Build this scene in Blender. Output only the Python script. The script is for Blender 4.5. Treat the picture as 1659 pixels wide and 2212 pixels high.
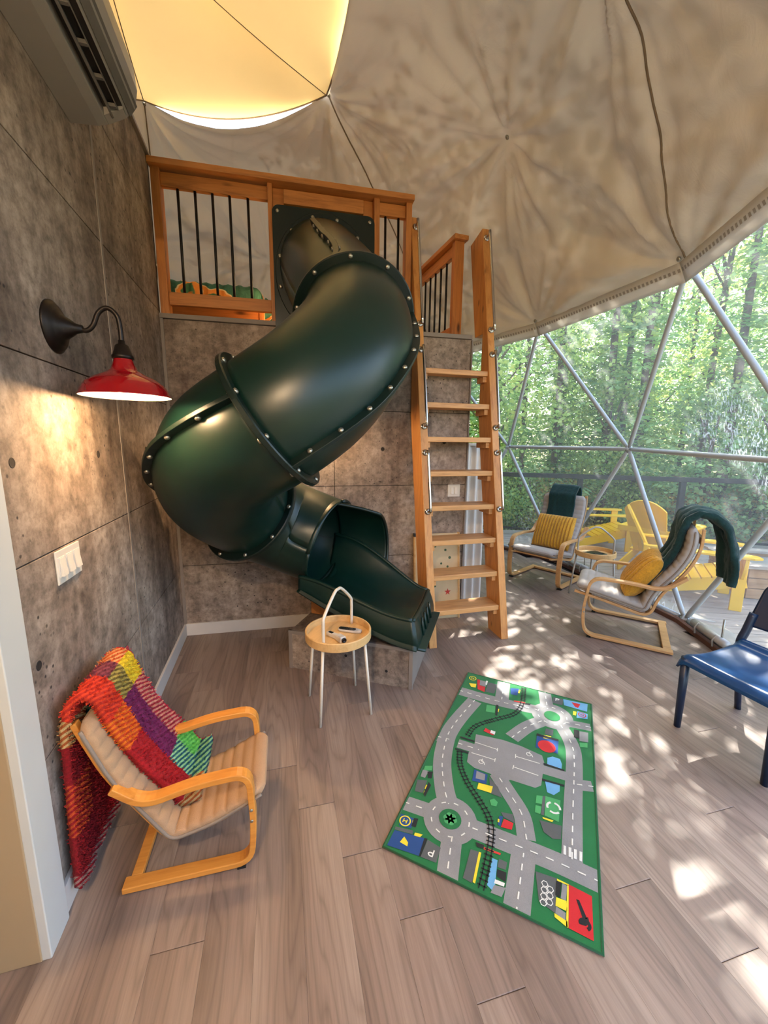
import bpy, bmesh, math, random
from math import sin, cos, pi, radians, sqrt, atan2, hypot, exp
from mathutils import Vector, Matrix, noise
for o in list(bpy.data.objects): bpy.data.objects.remove(o)
SC = bpy.context.scene
COL = SC.collection
def lin(c):
    return tuple((x/255/12.92 if x/255 <= .04045 else ((x/255+.055)/1.055)**2.4) for x in c)
# ---------------------------------------------------------------- camera
cam_d = bpy.data.cameras.new('camera'); cam = bpy.data.objects.new('camera', cam_d); COL.objects.link(cam)
cam_d.sensor_fit = 'VERTICAL'; cam_d.sensor_height = 24.0; cam_d.lens = 861/2212*24; cam_d.clip_start = .02; cam_d.clip_end = 300
_P, _R = atan2(149, 861), .0099
_r0, _u0, _b0 = Vector((1,0,0)), Vector((0,sin(_P),cos(_P))), Vector((0,-cos(_P),sin(_P)))
_rt = _r0*cos(_R)+_u0*sin(_R); _up = _u0*cos(_R)-_r0*sin(_R)
cam.matrix_world = Matrix(((_rt.x,_up.x,_b0.x,0),(_rt.y,_up.y,_b0.y,0),(_rt.z,_up.z,_b0.z,1.55),(0,0,0,1)))
SC.camera = cam
# ---------------------------------------------------------------- light
SUN_DIR = Vector((.437, .749, 1.0)).normalized()      # towards the sun
W = bpy.data.worlds.new('sky'); SC.world = W; W.use_nodes = True
_n = W.node_tree.nodes; _l = W.node_tree.links
_bg = _n['Background']
_sky = _n.new('ShaderNodeTexSky'); _sky.sky_type = 'NISHITA'; _sky.sun_disc = False
_sky.sun_elevation = math.asin(SUN_DIR.z); _sky.sun_rotation = pi/2-atan2(SUN_DIR.y, SUN_DIR.x)
_sky.air_density = 1.0; _sky.dust_density = 2.5; _sky.ozone_density = 1.0
_l.new(_sky.outputs[0], _bg.inputs[0]); _bg.inputs[1].default_value = .5
_sd = bpy.data.lights.new('sun', 'SUN'); _so = bpy.data.objects.new('sun', _sd); COL.objects.link(_so)
_sd.energy = 11.0; _sd.angle = radians(.35); _sd.color = (1, .95, .86)
_so.rotation_euler = SUN_DIR.to_track_quat('Z', 'Y').to_euler(); _so.location = (5, 9, 12)
VS = SC.view_settings
SC.display_settings.display_device = 'sRGB'
VS.view_transform = 'Standard'; VS.look = 'None'; VS.gamma = 1.0; VS.use_curve_mapping = False
VS.exposure = 1.05
SC.cycles.max_bounces = 6; SC.cycles.transparent_max_bounces = 8
SC.cycles.diffuse_bounces = 4; SC.cycles.glossy_bounces = 3; SC.cycles.caustics_reflective = False; SC.cycles.caustics_refractive = False
SC.cycles.sample_clamp_indirect = 6.0

# ---------------------------------------------------------------- materials
class NT:
    def __init__(s, name):
        s.m = bpy.data.materials.new(name); s.m.use_nodes = True
        s.t = s.m.node_tree; s.n = s.t.nodes; s.b = s.n['Principled BSDF']; s.out = s.n['Material Output']
    def add(s, typ, **kw):
        n = s.n.new('ShaderNode'+typ)
        for k, v in kw.items():
            if k.startswith('i_'): n.inputs[k[2:].replace('_', ' ')].default_value = v
            else: setattr(n, k, v)
        return n
    def link(s, a, b): s.t.links.new(a, b)
    def coord(s, kind='Object', scale=(1,1,1), rnd=False, loc=(0,0,0)):
        if kind == 'Position': src = s.add('NewGeometry').outputs['Position']
        else: src = s.add('TexCoord').outputs[kind]
        if rnd:
            oi = s.add('ObjectInfo'); mu = s.add('VectorMath', operation='SCALE'); mu.inputs[0].default_value = (37, 91, 53)
            s.link(oi.outputs['Random'], mu.inputs['Scale'])
            ad = s.add('VectorMath', operation='ADD'); s.link(src, ad.inputs[0]); s.link(mu.outputs[0], ad.inputs[1]); src = ad.outputs[0]
        mp = s.add('Mapping'); mp.inputs['Scale'].default_value = scale; mp.inputs['Location'].default_value = loc
        s.link(src, mp.inputs[0]); return mp.outputs[0]
    def noise(s, vec, scale=5, detail=4, rough=.55, dist=0):
        n = s.add('TexNoise'); n.inputs['Scale'].default_value = scale; n.inputs['Detail'].default_value = detail
        n.inputs['Roughness'].default_value = rough; n.inputs['Distortion'].default_value = dist
        s.link(vec, n.inputs['Vector']); return n.outputs[0]
    def ramp(s, fac, stops):
        r = s.add('ValToRGB'); e = r.color_ramp.elements
        while len(e) < len(stops): e.new(.5)
        for el, (p, c) in zip(e, stops): el.position = p; el.color = (*c, 1) if len(c) == 3 else c
        s.link(fac, r.inputs[0]); return r.outputs[0]
    def mix(s, fac, a, b, mode='MIX'):
        m = s.add('Mix', data_type='RGBA', blend_type=mode)
        for sock, v in ((m.inputs[0], fac), (m.inputs[6], a), (m.inputs[7], b)):
            if hasattr(v, 'links'): s.link(v, sock)
            else: sock.default_value = v if isinstance(v, (int, float)) else (*v, 1)
        return m.outputs[2]
    def bump(s, h, strength=.3, dist=.01):
        b = s.add('Bump'); b.inputs['Strength'].default_value = strength; b.inputs['Distance'].default_value = dist
        s.link(h, b.inputs['Height']); s.link(b.outputs[0], s.b.inputs['Normal'])
    def set(s, col=None, rough=None, metal=None, **kw):
        if col is not None:
            if hasattr(col, 'links'): s.link(col, s.b.inputs['Base Color'])
            else: s.b.inputs['Base Color'].default_value = (*col, 1)
        if rough is not None:
            if hasattr(rough, 'links'): s.link(rough, s.b.inputs['Roughness'])
            else: s.b.inputs['Roughness'].default_value = rough
        if metal is not None: s.b.inputs['Metallic'].default_value = metal
        for k, v in kw.items(): s.b.inputs[k.replace('_', ' ')].default_value = v
        return s.m
def plain(name, c, rough=.5, metal=0, var=.12, scale=14, bump=.08, coord='Object', **kw):
    t = NT(name); c = lin(c); v = t.coord(coord)
    nz = t.noise(v, scale, 5)
    col = t.ramp(nz, [(.25, tuple(x*(1-var) for x in c)), (.75, tuple(min(1, x*(1+var)) for x in c))])
    if bump: t.bump(nz, bump, .004)
    return t.set(col, rough, metal, **kw)
def wood(name, c1, c2, axis='X', gscale=1.0, rough=.5, knots=0.0, rnd=True):
    t = NT(name)
    sc = {'X': (1.6, 16, 16), 'Y': (16, 1.6, 16), 'Z': (16, 16, 1.6)}[axis]
    v = t.coord('Object', tuple(x*gscale for x in sc), rnd)
    n1 = t.noise(v, 1.6, 6, .6, .6); n2 = t.noise(v, 6, 4, .6, .2)
    col = t.ramp(n1, [(.28, lin(c2)), (.5, lin(c1)), (.72, tuple(min(1, x*1.12) for x in lin(c1)))])
    col = t.mix(.25, col, t.ramp(n2, [(.35, lin(c2)), (.65, lin(c1))]))
    if knots:
        v2 = t.coord('Object', {'X': (3, 9, 9), 'Y': (9, 3, 9), 'Z': (9, 9, 3)}[axis], rnd)
        vo = t.add('TexVoronoi'); t.link(v2, vo.inputs['Vector']); vo.inputs['Scale'].default_value = .8
        k = t.ramp(vo.outputs['Distance'], [(.06*knots, (1,1,1)), (.16*knots, (0,0,0))])
        col = t.mix(k, col, tuple(x*.35 for x in lin(c2)))
    t.bump(n1, .06, .003)
    return t.set(col, rough)
def concrete(name, tint=1.0):
    t = NT(name); v = t.coord('Position'); oi = t.add('ObjectInfo')
    big = t.noise(t.coord('Position', (.9, .9, 1.6)), 1.3, 6, .62, .5)
    streak = t.noise(t.coord('Position', (3.2, 3.2, .55)), 1.7, 5, .6, .4)
    fine = t.noise(v, 22, 8, .72)
    base = t.ramp(big, [(.30, lin((66, 54, 46))), (.46, lin((112, 98, 86))), (.62, lin((148, 133, 119))), (.8, lin((170, 156, 142)))])
    st = t.ramp(streak, [(.36, lin((84, 72, 65))), (.6, lin((156, 144, 133)))])
    col = t.mix(.42, base, st)
    fi = t.ramp(fine, [(.32, (.42, .40, .38)), (.6, (1.15, 1.15, 1.15))])
    col = t.mix(.85, col, fi, 'MULTIPLY')
    mid = t.ramp(t.noise(v, 6.5, 6, .7, .8), [(.34, (.55, .52, .50)), (.56, (1.08, 1.08, 1.08))])
    col = t.mix(.7, col, mid, 'MULTIPLY')
    vo = t.add('TexVoronoi'); t.link(v, vo.inputs['Vector']); vo.inputs['Scale'].default_value = 26
    pit = t.ramp(vo.outputs['Distance'], [(.10, (1,1,1)), (.19, (0,0,0))])
    sel = t.ramp(t.noise(v, 3.1, 3), [(.44, (0,0,0)), (.6, (1,1,1))])
    pits = t.mix(1.0, pit, sel, 'MULTIPLY')
    v3 = t.add('TexVoronoi'); t.link(v, v3.inputs['Vector']); v3.inputs['Scale'].default_value = 62
    p3 = t.mix(1.0, t.ramp(v3.outputs['Distance'], [(.12, (1,1,1)), (.24, (0,0,0))]), t.ramp(t.noise(v, 2.2, 4), [(.5, (0,0,0)), (.68, (1,1,1))]), 'MULTIPLY')
    col = t.mix(pits, col, lin((44, 38, 35)))
    col = t.mix(p3, col, lin((66, 58, 53)))
    rv = t.add('MapRange'); t.link(oi.outputs['Random'], rv.inputs[0]); rv.inputs[3].default_value = 1.25*tint; rv.inputs[4].default_value = 1.5*tint
    hs = t.add('HueSaturation'); t.link(rv.outputs[0], hs.inputs['Value']); t.link(col, hs.inputs['Color']); hs.inputs['Saturation'].default_value = 1.1
    t.bump(fine, .22, .004)
    return t.set(hs.outputs[0], .82)
def floorwood(name):
    t = NT(name); oi = t.add('ObjectInfo')
    v = t.coord('Object', (1, 1, 1), True)
    mp = t.add('Mapping'); mp.inputs['Scale'].default_value = (.62, 5.2, 1); t.link(v, mp.inputs[0])
    warp = t.noise(mp.outputs[0], 1.0, 2.5, .45, .35)
    k = t.add('Math', operation='MULTIPLY'); t.link(warp, k.inputs[0]); k.inputs[1].default_value = 17.0
    pp = t.add('Math', operation='PINGPONG'); t.link(k.outputs[0], pp.inputs[0]); pp.inputs[1].default_value = .5
    grain_line = t.ramp(pp.outputs[0], [(.0, (.74, .73, .72)), (.16, (.95, .95, .945)), (.5, (1.06, 1.06, 1.055))])
    mp2 = t.add('Mapping'); mp2.inputs['Scale'].default_value = (2.2, 70, 1); t.link(v, mp2.inputs[0])
    fine = t.noise(mp2.outputs[0], 2.0, 5, .65)
    base = t.ramp(warp, [(.3, lin((115, 98, 88))), (.5, lin((138, 119, 107))), (.7, lin((155, 137, 124)))])
    col = t.mix(.85, base, grain_line, 'MULTIPLY')
    fg = t.ramp(fine, [(.3, (.78, .775, .77)), (.65, (1.07, 1.07, 1.07))])
    col = t.mix(.8, col, fg, 'MULTIPLY')
    rv = t.add('MapRange'); t.link(oi.outputs['Random'], rv.inputs[0]); rv.inputs[3].default_value = .97; rv.inputs[4].default_value = 1.05
    hs = t.add('HueSaturation'); t.link(rv.outputs[0], hs.inputs['Value']); t.link(col, hs.inputs['Color'])
    t.bump(fine, .12, .002)
    return t.set(hs.outputs[0], t.ramp(fine, [(.3, (.42,)*3), (.7, (.52,)*3)]))
def fabric(name, c, rough=.95, scale=320, bump=.35, var=.2, fuzz=0.0):
    t = NT(name); c = lin(c); v = t.coord('Object'); a = t.noise(v, scale, 2, .6); b = t.noise(v, 7, 4)
    m = t.add('Math', operation='ADD'); t.link(a, m.inputs[0]); t.link(b, m.inputs[1])
    col = t.ramp(m.outputs[0], [(.35, tuple(x*(1-var) for x in c)), (.65, tuple(min(1, x*(1+var)) for x in c))])
    r = t.add('MapRange'); t.link(m.outputs[0], r.inputs[0]); r.inputs[1].default_value = .6; r.inputs[2].default_value = 1.4
    col = t.ramp(r.outputs[0], [(.1, tuple(x*(1-var) for x in c)), (.9, tuple(min(1, x*(1+var)) for x in c))])
    t.bump(a, bump, .004)
    t.set(col, rough)
    if fuzz: t.b.inputs['Sheen Weight'].default_value = fuzz; t.b.inputs['Sheen Roughness'].default_value = .5
    return t.m
def emit(name, c, s):
    t = NT(name); return t.set(lin(c), .5, Emission_Color=(*lin(c), 1), Emission_Strength=s)
M = {}
M['concrete'] = concrete('concrete_panel')
M['floor'] = floorwood('vinyl_plank_grain')
M['gap'] = plain('dark_joint', (38, 33, 30), .9, bump=0)
M['greytrim'] = plain('grey_trim', (133, 122, 113), .55, var=.05)
M['white'] = plain('white_paint', (214, 206, 196), .5, var=.03, scale=6, bump=.02)
M['casing'] = plain('white_casing', (208, 207, 200), .5, var=.03, scale=5, bump=.02)
M['door'] = plain('beige_door', (172, 148, 114), .55, var=.04, scale=4, bump=.02)
M['switch'] = plain('white_plastic', (226, 216, 200), .35, var=.02, bump=0)
M['acwhite'] = plain('appliance_white', (150, 145, 138), .4, var=.03, bump=0)
M['acdark'] = plain('appliance_dark', (26, 24, 23), .6, bump=0)
M['acgrey'] = plain('appliance_grey', (104, 100, 95), .45, bump=0)
M['cedar'] = wood('cedar', (200, 130, 66), (148, 88, 40), 'X', 1.0, .5, .9)
M['cedarz'] = wood('cedar_upright', (194, 124, 62), (142, 84, 38), 'Z', 1.0, .5, .9)
M['pine'] = wood('fir_ladder', (214, 150, 82), (172, 104, 50), 'Z', .9, .45, .55)
M['pinex'] = wood('fir_tread', (216, 160, 100), (172, 114, 62), 'X', .9, .45, .5)
M['ply'] = wood('plywood', (204, 134, 70), (160, 98, 46), 'X', .5, .5, .8)
M['birch'] = wood('birch_veneer', (205, 158, 104), (182, 132, 80), 'X', 1.2, .42)
M['birchwarm'] = wood('birch_veneer_amber', (222, 150, 66), (196, 120, 46), 'X', 1.2, .38)
M['traywood'] = wood('tray_veneer', (216, 176, 118), (190, 146, 88), 'X', .8, .45)
M['steel'] = plain('brushed_steel', (196, 190, 184), .22, 1.0, var=.04, bump=0)
M['bolt'] = plain('zinc_bolt', (176, 172, 158), .35, .9, var=.05, bump=0)
M['black'] = plain('black_metal', (22, 20, 19), .45, .3, bump=0)
M['bronze'] = plain('dark_bronze', (30, 24, 21), .42, .6, bump=.04)
M['rubber'] = plain('black_rubber', (18, 18, 18), .8, bump=0)
M['redenamel'] = plain('red_enamel', (128, 8, 16), .12, 0, var=.05, bump=0, Coat_Weight=.6)
M['lampwhite'] = plain('shade_inside_white', (245, 235, 215), .4, bump=0)
M['bulb'] = emit('glowing_bulb', (255, 214, 150), 14)
M['slide'] = plain('green_plastic', (7, 36, 29), .36, 0, var=.10, scale=5, bump=.05)
M['slidedark'] = plain('green_flange_plastic', (8, 27, 22), .38, 0, var=.1, scale=5, bump=.04)
M['canvas'] = None
M['tubewhite'] = plain('white_powder_coat', (186, 192, 194), .38, .1, var=.04, bump=0)
M['handlewhite'] = plain('off_white_steel', (226, 214, 194), .4, .1, var=.02, bump=0)
M['yellow'] = plain('yellow_paint', (246, 190, 22), .5, var=.06, scale=9)
M['blue'] = plain('blue_plastic', (10, 62, 112), .3, 0, var=.1, scale=3, bump=.02)
M['navy'] = plain('navy_leg_plastic', (10, 34, 62), .35, 0, var=.08, scale=3, bump=.02)
M['cush'] = fabric('grey_cushion', (170, 162, 154), scale=420, bump=.25, var=.1)
M['cushwarm'] = fabric('tan_corduroy', (176, 142, 108), scale=420, bump=.3, var=.12)
M['cushside'] = fabric('taupe_cushion_edge', (140, 126, 112), scale=420, bump=.25, var=.1)
M['mustard'] = fabric('mustard_plush', (196, 142, 36), scale=90, bump=.5, var=.28, fuzz=.3)
M['teal'] = fabric('dark_teal_fleece', (15, 52, 50), scale=70, bump=.6, var=.3, fuzz=.1)
M['deck'] = wood('weathered_deck', (176, 160, 142), (140, 124, 108), 'X', .8, .75)
M['timber'] = wood('timber_box', (176, 132, 88), (128, 88, 54), 'X', .6, .7, .6)
M['bark'] = plain('bark', (104, 84, 66), .95, var=.35, scale=18, bump=.6)
M['earth'] = plain('forest_floor', (96, 92, 50), 1.0, var=.5, scale=3, bump=.3)
M['screen'] = plain('dark_screen', (30, 36, 36), .2, bump=0)
M['remote'] = plain('pale_plastic', (206, 200, 190), .35, var=.02, bump=0)
M['blackplastic'] = plain('black_plastic', (20, 20, 22), .35, bump=0)
M['pipe'] = plain('grey_pipe', (178, 174, 166), .4, .2, bump=0)
M['skirt'] = plain('vinyl_skirt', (150, 142, 130), .5, var=.08)
M['brownkerb'] = plain('brown_kerb', (92, 58, 42), .8, var=.2)
def canvas_mat(name, c):
    t = NT(name); v = t.coord('Position'); a = t.noise(v, 260, 2); b = t.noise(v, 1.6, 5); c = lin(c)
    col = t.ramp(b, [(.3, tuple(x*.93 for x in c)), (.7, c)])
    wr = t.noise(t.coord('Position', (1.4, 1.4, .8)), 5.5, 5, .6, 1.2)
    ad = t.add('Math', operation='MULTIPLY_ADD'); t.link(a, ad.inputs[0]); ad.inputs[1].default_value = .04; t.link(wr, ad.inputs[2])
    t.bump(ad.outputs[0], .22, .02); t.set(col, .85)
    tr = t.add('BsdfTranslucent'); t.link(col, tr.inputs[0]); mx = t.add('MixShader'); mx.inputs[0].default_value = .012
    t.link(t.b.outputs[0], mx.inputs[1]); t.link(tr.outputs[0], mx.inputs[2]); t.link(mx.outputs[0], t.out.inputs[0])
    return t.m
M['canvas'] = canvas_mat('beige_canvas', (236, 226, 207))
def shade_mat():
    t = NT('yellow_cream_shade'); c = lin((246, 206, 128)); v = t.coord('Position'); nz = t.noise(v, 2, 4)
    t.set(t.ramp(nz, [(.3, tuple(x*.95 for x in c)), (.7, c)]), .8)
    tr = t.add('BsdfTranslucent'); tr.inputs[0].default_value = (*lin((255, 214, 140)), 1)
    mx = t.add('MixShader'); mx.inputs[0].default_value = .10
    t.link(t.b.outputs[0], mx.inputs[1]); t.link(tr.outputs[0], mx.inputs[2]); t.link(mx.outputs[0], t.out.inputs[0])
    return t.m
M['shade'] = shade_mat()
def vinyl_mat():
    t = NT('clear_vinyl'); v = t.coord('Position')
    tp = t.add('BsdfTransparent'); tp.inputs[0].default_value = (.93, .95, .95, 1)
    gl = t.add('BsdfGlossy'); gl.inputs['Roughness'].default_value = .12
    df = t.add('BsdfTranslucent'); df.inputs[0].default_value = (.95, .97, 1, 1)
    patch = t.ramp(t.noise(t.coord('Position', (1, 1, .7)), 1.25, 3, .5, .4), [(.60, (0,0,0)), (.72, (1,1,1))])
    cr = t.ramp(t.noise(t.coord('Position', (1, 1, .42)), 26, 3, .6, 2.5), [(.50, (0,0,0)), (.66, (1,1,1))])
    wr = t.mix(1.0, patch, cr, 'MULTIPLY')
    bp = t.add('Bump'); bp.inputs['Strength'].default_value = .5; bp.inputs['Distance'].default_value = .02
    t.link(t.noise(t.coord('Position', (1, 1, .5)), 7, 4, .6, 1.5), bp.inputs['Height']); t.link(bp.outputs[0], gl.inputs['Normal'])
    m0 = t.add('MixShader'); m0.inputs[0].default_value = .08; t.link(tp.outputs[0], m0.inputs[1]); t.link(df.outputs[0], m0.inputs[2])
    m1 = t.add('MixShader'); m1.inputs[0].default_value = .045
    t.link(m0.outputs[0], m1.inputs[1]); t.link(gl.outputs[0], m1.inputs[2])
    m2 = t.add('MixShader'); sc = t.add('Math', operation='MULTIPLY'); t.link(wr, sc.inputs[0]); sc.inputs[1].default_value = .55
    t.link(sc.outputs[0], m2.inputs[0]); t.link(m1.outputs[0], m2.inputs[1]); t.link(df.outputs[0], m2.inputs[2])
    t.link(m2.outputs[0], t.out.inputs[0]); return t.m
M['vinyl'] = vinyl_mat()
def leaf_mat(name, c1, c2, c3):
    t = NT(name); oi = t.add('ObjectInfo'); v = t.coord('Object'); nz = t.noise(v, 2.2, 4)
    col = t.ramp(nz, [(.3, lin(c1)), (.5, lin(c2)), (.75, lin(c3))])
    rv = t.add('MapRange'); t.link(oi.outputs['Random'], rv.inputs[0]); rv.inputs[3].default_value = .75; rv.inputs[4].default_value = 1.25
    hs = t.add('HueSaturation'); t.link(rv.outputs[0], hs.inputs['Value']); t.link(col, hs.inputs['Color'])
    t.set(hs.outputs[0], .6)
    tr = t.add('BsdfTranslucent'); t.link(hs.outputs[0], tr.inputs[0])
    mx = t.add('MixShader'); mx.inputs[0].default_value = .45
    t.link(t.b.outputs[0], mx.inputs[1]); t.link(tr.outputs[0], mx.inputs[2]); t.link(mx.outputs[0], t.out.inputs[0])
    return t.m
M['needle'] = leaf_mat('fir_needles', (112, 156, 98), (164, 198, 122), (208, 222, 144))
M['leaf'] = leaf_mat('maple_leaves', (140, 176, 84), (186, 206, 112), (220, 214, 124))
M['rustleaf'] = leaf_mat('autumn_leaves', (150, 116, 62), (190, 160, 84), (206, 190, 112))

# ---------------------------------------------------------------- mesh helpers
class MB:
    def __init__(s): s.v = []; s.f = []; s.mi = []; s.cur = 0
    def add(s, vs, fs):
        o = len(s.v); s.v += [tuple(p) for p in vs]
        for f in fs: s.f.append(tuple(i+o for i in f)); s.mi.append(s.cur)
        return s
    def box(s, c, d, m=None):
        x, y, z = (q/2 for q in d); m = m or Matrix.Identity(3); c = Vector(c)
        vs = [c + m @ Vector(p) for p in ((-x,-y,-z),(x,-y,-z),(x,y,-z),(-x,y,-z),(-x,-y,z),(x,-y,z),(x,y,z),(-x,y,z))]
        return s.add(vs, ((0,3,2,1),(4,5,6,7),(0,1,5,4),(1,2,6,5),(2,3,7,6),(3,0,4,7)))
    def hexa(s, p):
        return s.add(p, ((0,3,2,1),(4,5,6,7),(0,1,5,4),(1,2,6,5),(2,3,7,6),(3,0,4,7)))
    def tube(s, pts, r, n=10, caps=True, closed=False):
        pts = [Vector(p) for p in pts]; N = len(pts); rr = r if hasattr(r, '__len__') else [r]*N
        up = None; rings = []
        for i, p in enumerate(pts):
            if closed: t = pts[(i+1) % N]-pts[i-1]
            else: t = pts[min(i+1, N-1)]-pts[max(i-1, 0)]
            t.normalize()
            if up is None:
                up = Vector((0,0,1)) if abs(t.z) < .9 else Vector((1,0,0))
            sd = t.cross(up)
            if sd.length < 1e-6: sd = t.cross(Vector((0,1,0)))
            sd.normalize(); up = sd.cross(t).normalized()
            rings.append([p + (sd*cos(2*pi*k/n)+up*sin(2*pi*k/n))*rr[i] for k in range(n)])
        vs = [q for rg in rings for q in rg]; fs = []
        for i in range(N if closed else N-1):
            j = (i+1) % N
            for k in range(n): fs.append((i*n+k, i*n+(k+1) % n, j*n+(k+1) % n, j*n+k))
        if caps and not closed: fs += [tuple(range(n))[::-1], tuple((N-1)*n+k for k in range(n))]
        return s.add(vs, fs)
    def ribbon(s, pts, w, th, side=Vector((0,1,0)), closed=False):
        """rectangular strip swept along pts: width w along `side`, thickness th in the bend plane"""
        pts = [Vector(p) for p in pts]; N = len(pts); vs = []; fs = []; side = Vector(side).normalized()
        for i, p in enumerate(pts):
            t = (pts[min(i+1, N-1)]-pts[max(i-1, 0)]).normalized(); nn = t.cross(side).normalized()
            for a, b in ((-1,-1),(1,-1),(1,1),(-1,1)): vs.append(p+side*(a*w/2)+nn*(b*th/2))
        for i in range(N-1):
            for k in range(4): fs.append((i*4+k, (i+1)*4+k, (i+1)*4+(k+1) % 4, i*4+(k+1) % 4))
        fs += [(0,1,2,3), tuple((N-1)*4+k for k in (3,2,1,0))]
        return s.add(vs, fs)
    def lathe(s, prof, n=24, m=None, cap=True):
        m = m or Matrix.Identity(4); vs = []; fs = []
        for r, z in prof:
            for k in range(n): vs.append(m @ Vector((r*cos(2*pi*k/n), r*sin(2*pi*k/n), z)))
        for i in range(len(prof)-1):
            for k in range(n): fs.append((i*n+k, i*n+(k+1) % n, (i+1)*n+(k+1) % n, (i+1)*n+k))
        if cap: fs += [tuple(range(n))[::-1], tuple((len(prof)-1)*n+k for k in range(n))]
        return s.add(vs, fs)
    def grid(s, fn, nu, nv, cu=False):
        vs = [fn(i/nu, j/nv) for i in range(nu+1) for j in range(nv+1)]; fs = []
        for i in range(nu):
            for j in range(nv):
                a = i*(nv+1)+j; fs.append((a, a+nv+1, a+nv+2, a+1))
        return s.add(vs, fs)
    def prism(s, poly, z0, z1, m=None):
        m = m or Matrix.Identity(4); n = len(poly)
        vs = [m @ Vector((x, y, z0)) for x, y in poly] + [m @ Vector((x, y, z1)) for x, y in poly]
        fs = [tuple(range(n))[::-1], tuple(range(n, 2*n))] + [(k, (k+1) % n, n+(k+1) % n, n+k) for k in range(n)]
        return s.add(vs, fs)
    def mesh(s, name, mats, smooth=False):
        me = bpy.data.meshes.new(name); me.from_pydata(s.v, [], s.f)
        mats = mats if isinstance(mats, (list, tuple)) else [mats]
        for m in mats: me.materials.append(M[m] if isinstance(m, str) else m)
        if len(mats) > 1: me.polygons.foreach_set('material_index', s.mi)
        if smooth: me.polygons.foreach_set('use_smooth', [True]*len(me.polygons))
        me.update(); return me
    def build(s, name, mats, parent=None, smooth=False, bevel=0, solid=0, sub=0, loc=None, recalc=True):
        me = s.mesh(name, mats, smooth)
        if recalc:
            bm = bmesh.new(); bm.from_mesh(me); bmesh.ops.recalc_face_normals(bm, faces=bm.faces); bm.to_mesh(me); bm.free()
        o = bpy.data.objects.new(name, me); COL.objects.link(o)
        if parent: o.parent = parent
        if loc: o.location = loc
        if solid: d = o.modifiers.new('thick', 'SOLIDIFY'); d.thickness = solid; d.offset = 0
        if sub: d = o.modifiers.new('sub', 'SUBSURF'); d.levels = d.render_levels = sub
        if bevel:
            d = o.modifiers.new('bevel', 'BEVEL'); d.width = bevel; d.segments = 2; d.limit_method = 'ANGLE'; d.angle_limit = radians(40)
        return o
def tag(o, label, cat, group=None):
    o['label'] = label; o['category'] = cat
    if group: o['group'] = group
    return o
def thing(name, label, cat, loc=(0,0,0), rz=0, group=None):
    o = bpy.data.objects.new(name, None); COL.objects.link(o); o.location = loc; o.rotation_euler = (0, 0, rz)
    o.empty_display_size = .1
    return tag(o, label, cat, group)
def struct(o): o['kind'] = 'structure'; return o
def sroot(name, loc=(0,0,0)):
    o = bpy.data.objects.new(name, None); COL.objects.link(o); o.location = loc; return struct(o)
def inst(me, name, parent=None, mw=None, loc=None):
    o = bpy.data.objects.new(name, me); COL.objects.link(o)
    if parent: o.parent = parent
    if mw is not None: o.matrix_local = mw
    if loc is not None: o.location = loc
    return o
def copy_tree(o, parent=None):
    c = o.copy(); COL.objects.link(c); c.parent = parent
    for ch in [x for x in bpy.data.objects if x.parent == o]: copy_tree(ch, c)
    return c
def catmull(P, n=8):
    P = [Vector(p) for p in P]; P = [2*P[0]-P[1]] + P + [2*P[-1]-P[-2]]; out = []
    for i in range(1, len(P)-2):
        a, b, c, d = P[i-1:i+3]
        for k in range(n):
            t = k/n; out.append(.5*((2*b)+(c-a)*t+(2*a-5*b+4*c-d)*t*t+(3*b-a-3*c+d)*t**3))
    out.append(P[-2]); return out
def frame(origin, xdir, zdir=(0,0,1)):
    x = Vector(xdir).normalized(); z = Vector(zdir); y = z.cross(x).normalized(); z = x.cross(y)
    return Matrix(((x.x,y.x,z.x,origin[0]),(x.y,y.y,z.y,origin[1]),(x.z,y.z,z.z,origin[2]),(0,0,0,1)))
def rotz(a): return Matrix.Rotation(a, 3, 'Z')
# ================================================================ the room
RND = random.Random(7)
DCX, DCY, DCZ, DR = -1.98, 3.18, .75, 4.75            # the dome's sphere
def dome(az, el, r=DR):
    a, e = radians(az), radians(el)
    return Vector((DCX+r*cos(e)*cos(a), DCY+r*cos(e)*sin(a), DCZ+r*sin(e)))
def aim(p):
    d = Vector(p)-Vector((DCX, DCY, DCZ)); return math.degrees(atan2(d.y, d.x)), math.degrees(math.asin(d.z/d.length)), d.length
BW = frame((-1.598, 3.01, 0), (cos(radians(12.46)), sin(radians(12.46)), 0))   # back wall: x along, y into the wall
LW = frame((-1.598, 3.01, 0), (.2723, -.9622, 0))                              # left wall: x towards the door, y into the room
JZ = [0, .58, 1.195, 1.805, 2.405]
def panel_wall(name, FR, xs, zs, y0, y1, slab, ends):
    root = sroot(name)
    b = MB(); s0, s1 = slab
    b.box(((ends[0]+ends[1])/2, (s0+s1)/2, ends[2]/2), (ends[1]-ends[0], abs(s1-s0), ends[2]))
    o = b.build('backing', 'gap', root); o.matrix_local = FR; struct(o)
    for i in range(len(xs)-1):
        for j in range(len(zs)-1):
            p = MB(); g = .0022
            p.box((0, 0, 0), (xs[i+1]-xs[i]-2*g, abs(y1-y0), zs[j+1]-zs[j]-2*g))
            q = p.build('concrete_panel', 'concrete', root, bevel=.0015)
            q.matrix_local = FR @ Matrix.Translation(((xs[i]+xs[i+1])/2, (y0+y1)/2, (zs[j]+zs[j+1])/2))
    return root
wall_back = panel_wall('wall_back', BW, [0, 1.217, 2.37], JZ, 0, .012, (.01, .13), (0, 2.37, 2.40))
wall_left = panel_wall('wall_left', LW, [0, 1.025, 2.03], [0, .555, 1.18, 1.81, 2.45, 3.03, 3.40], 0, -.012, (-.01, -.13), (-.06, 2.03, 3.40))
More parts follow.
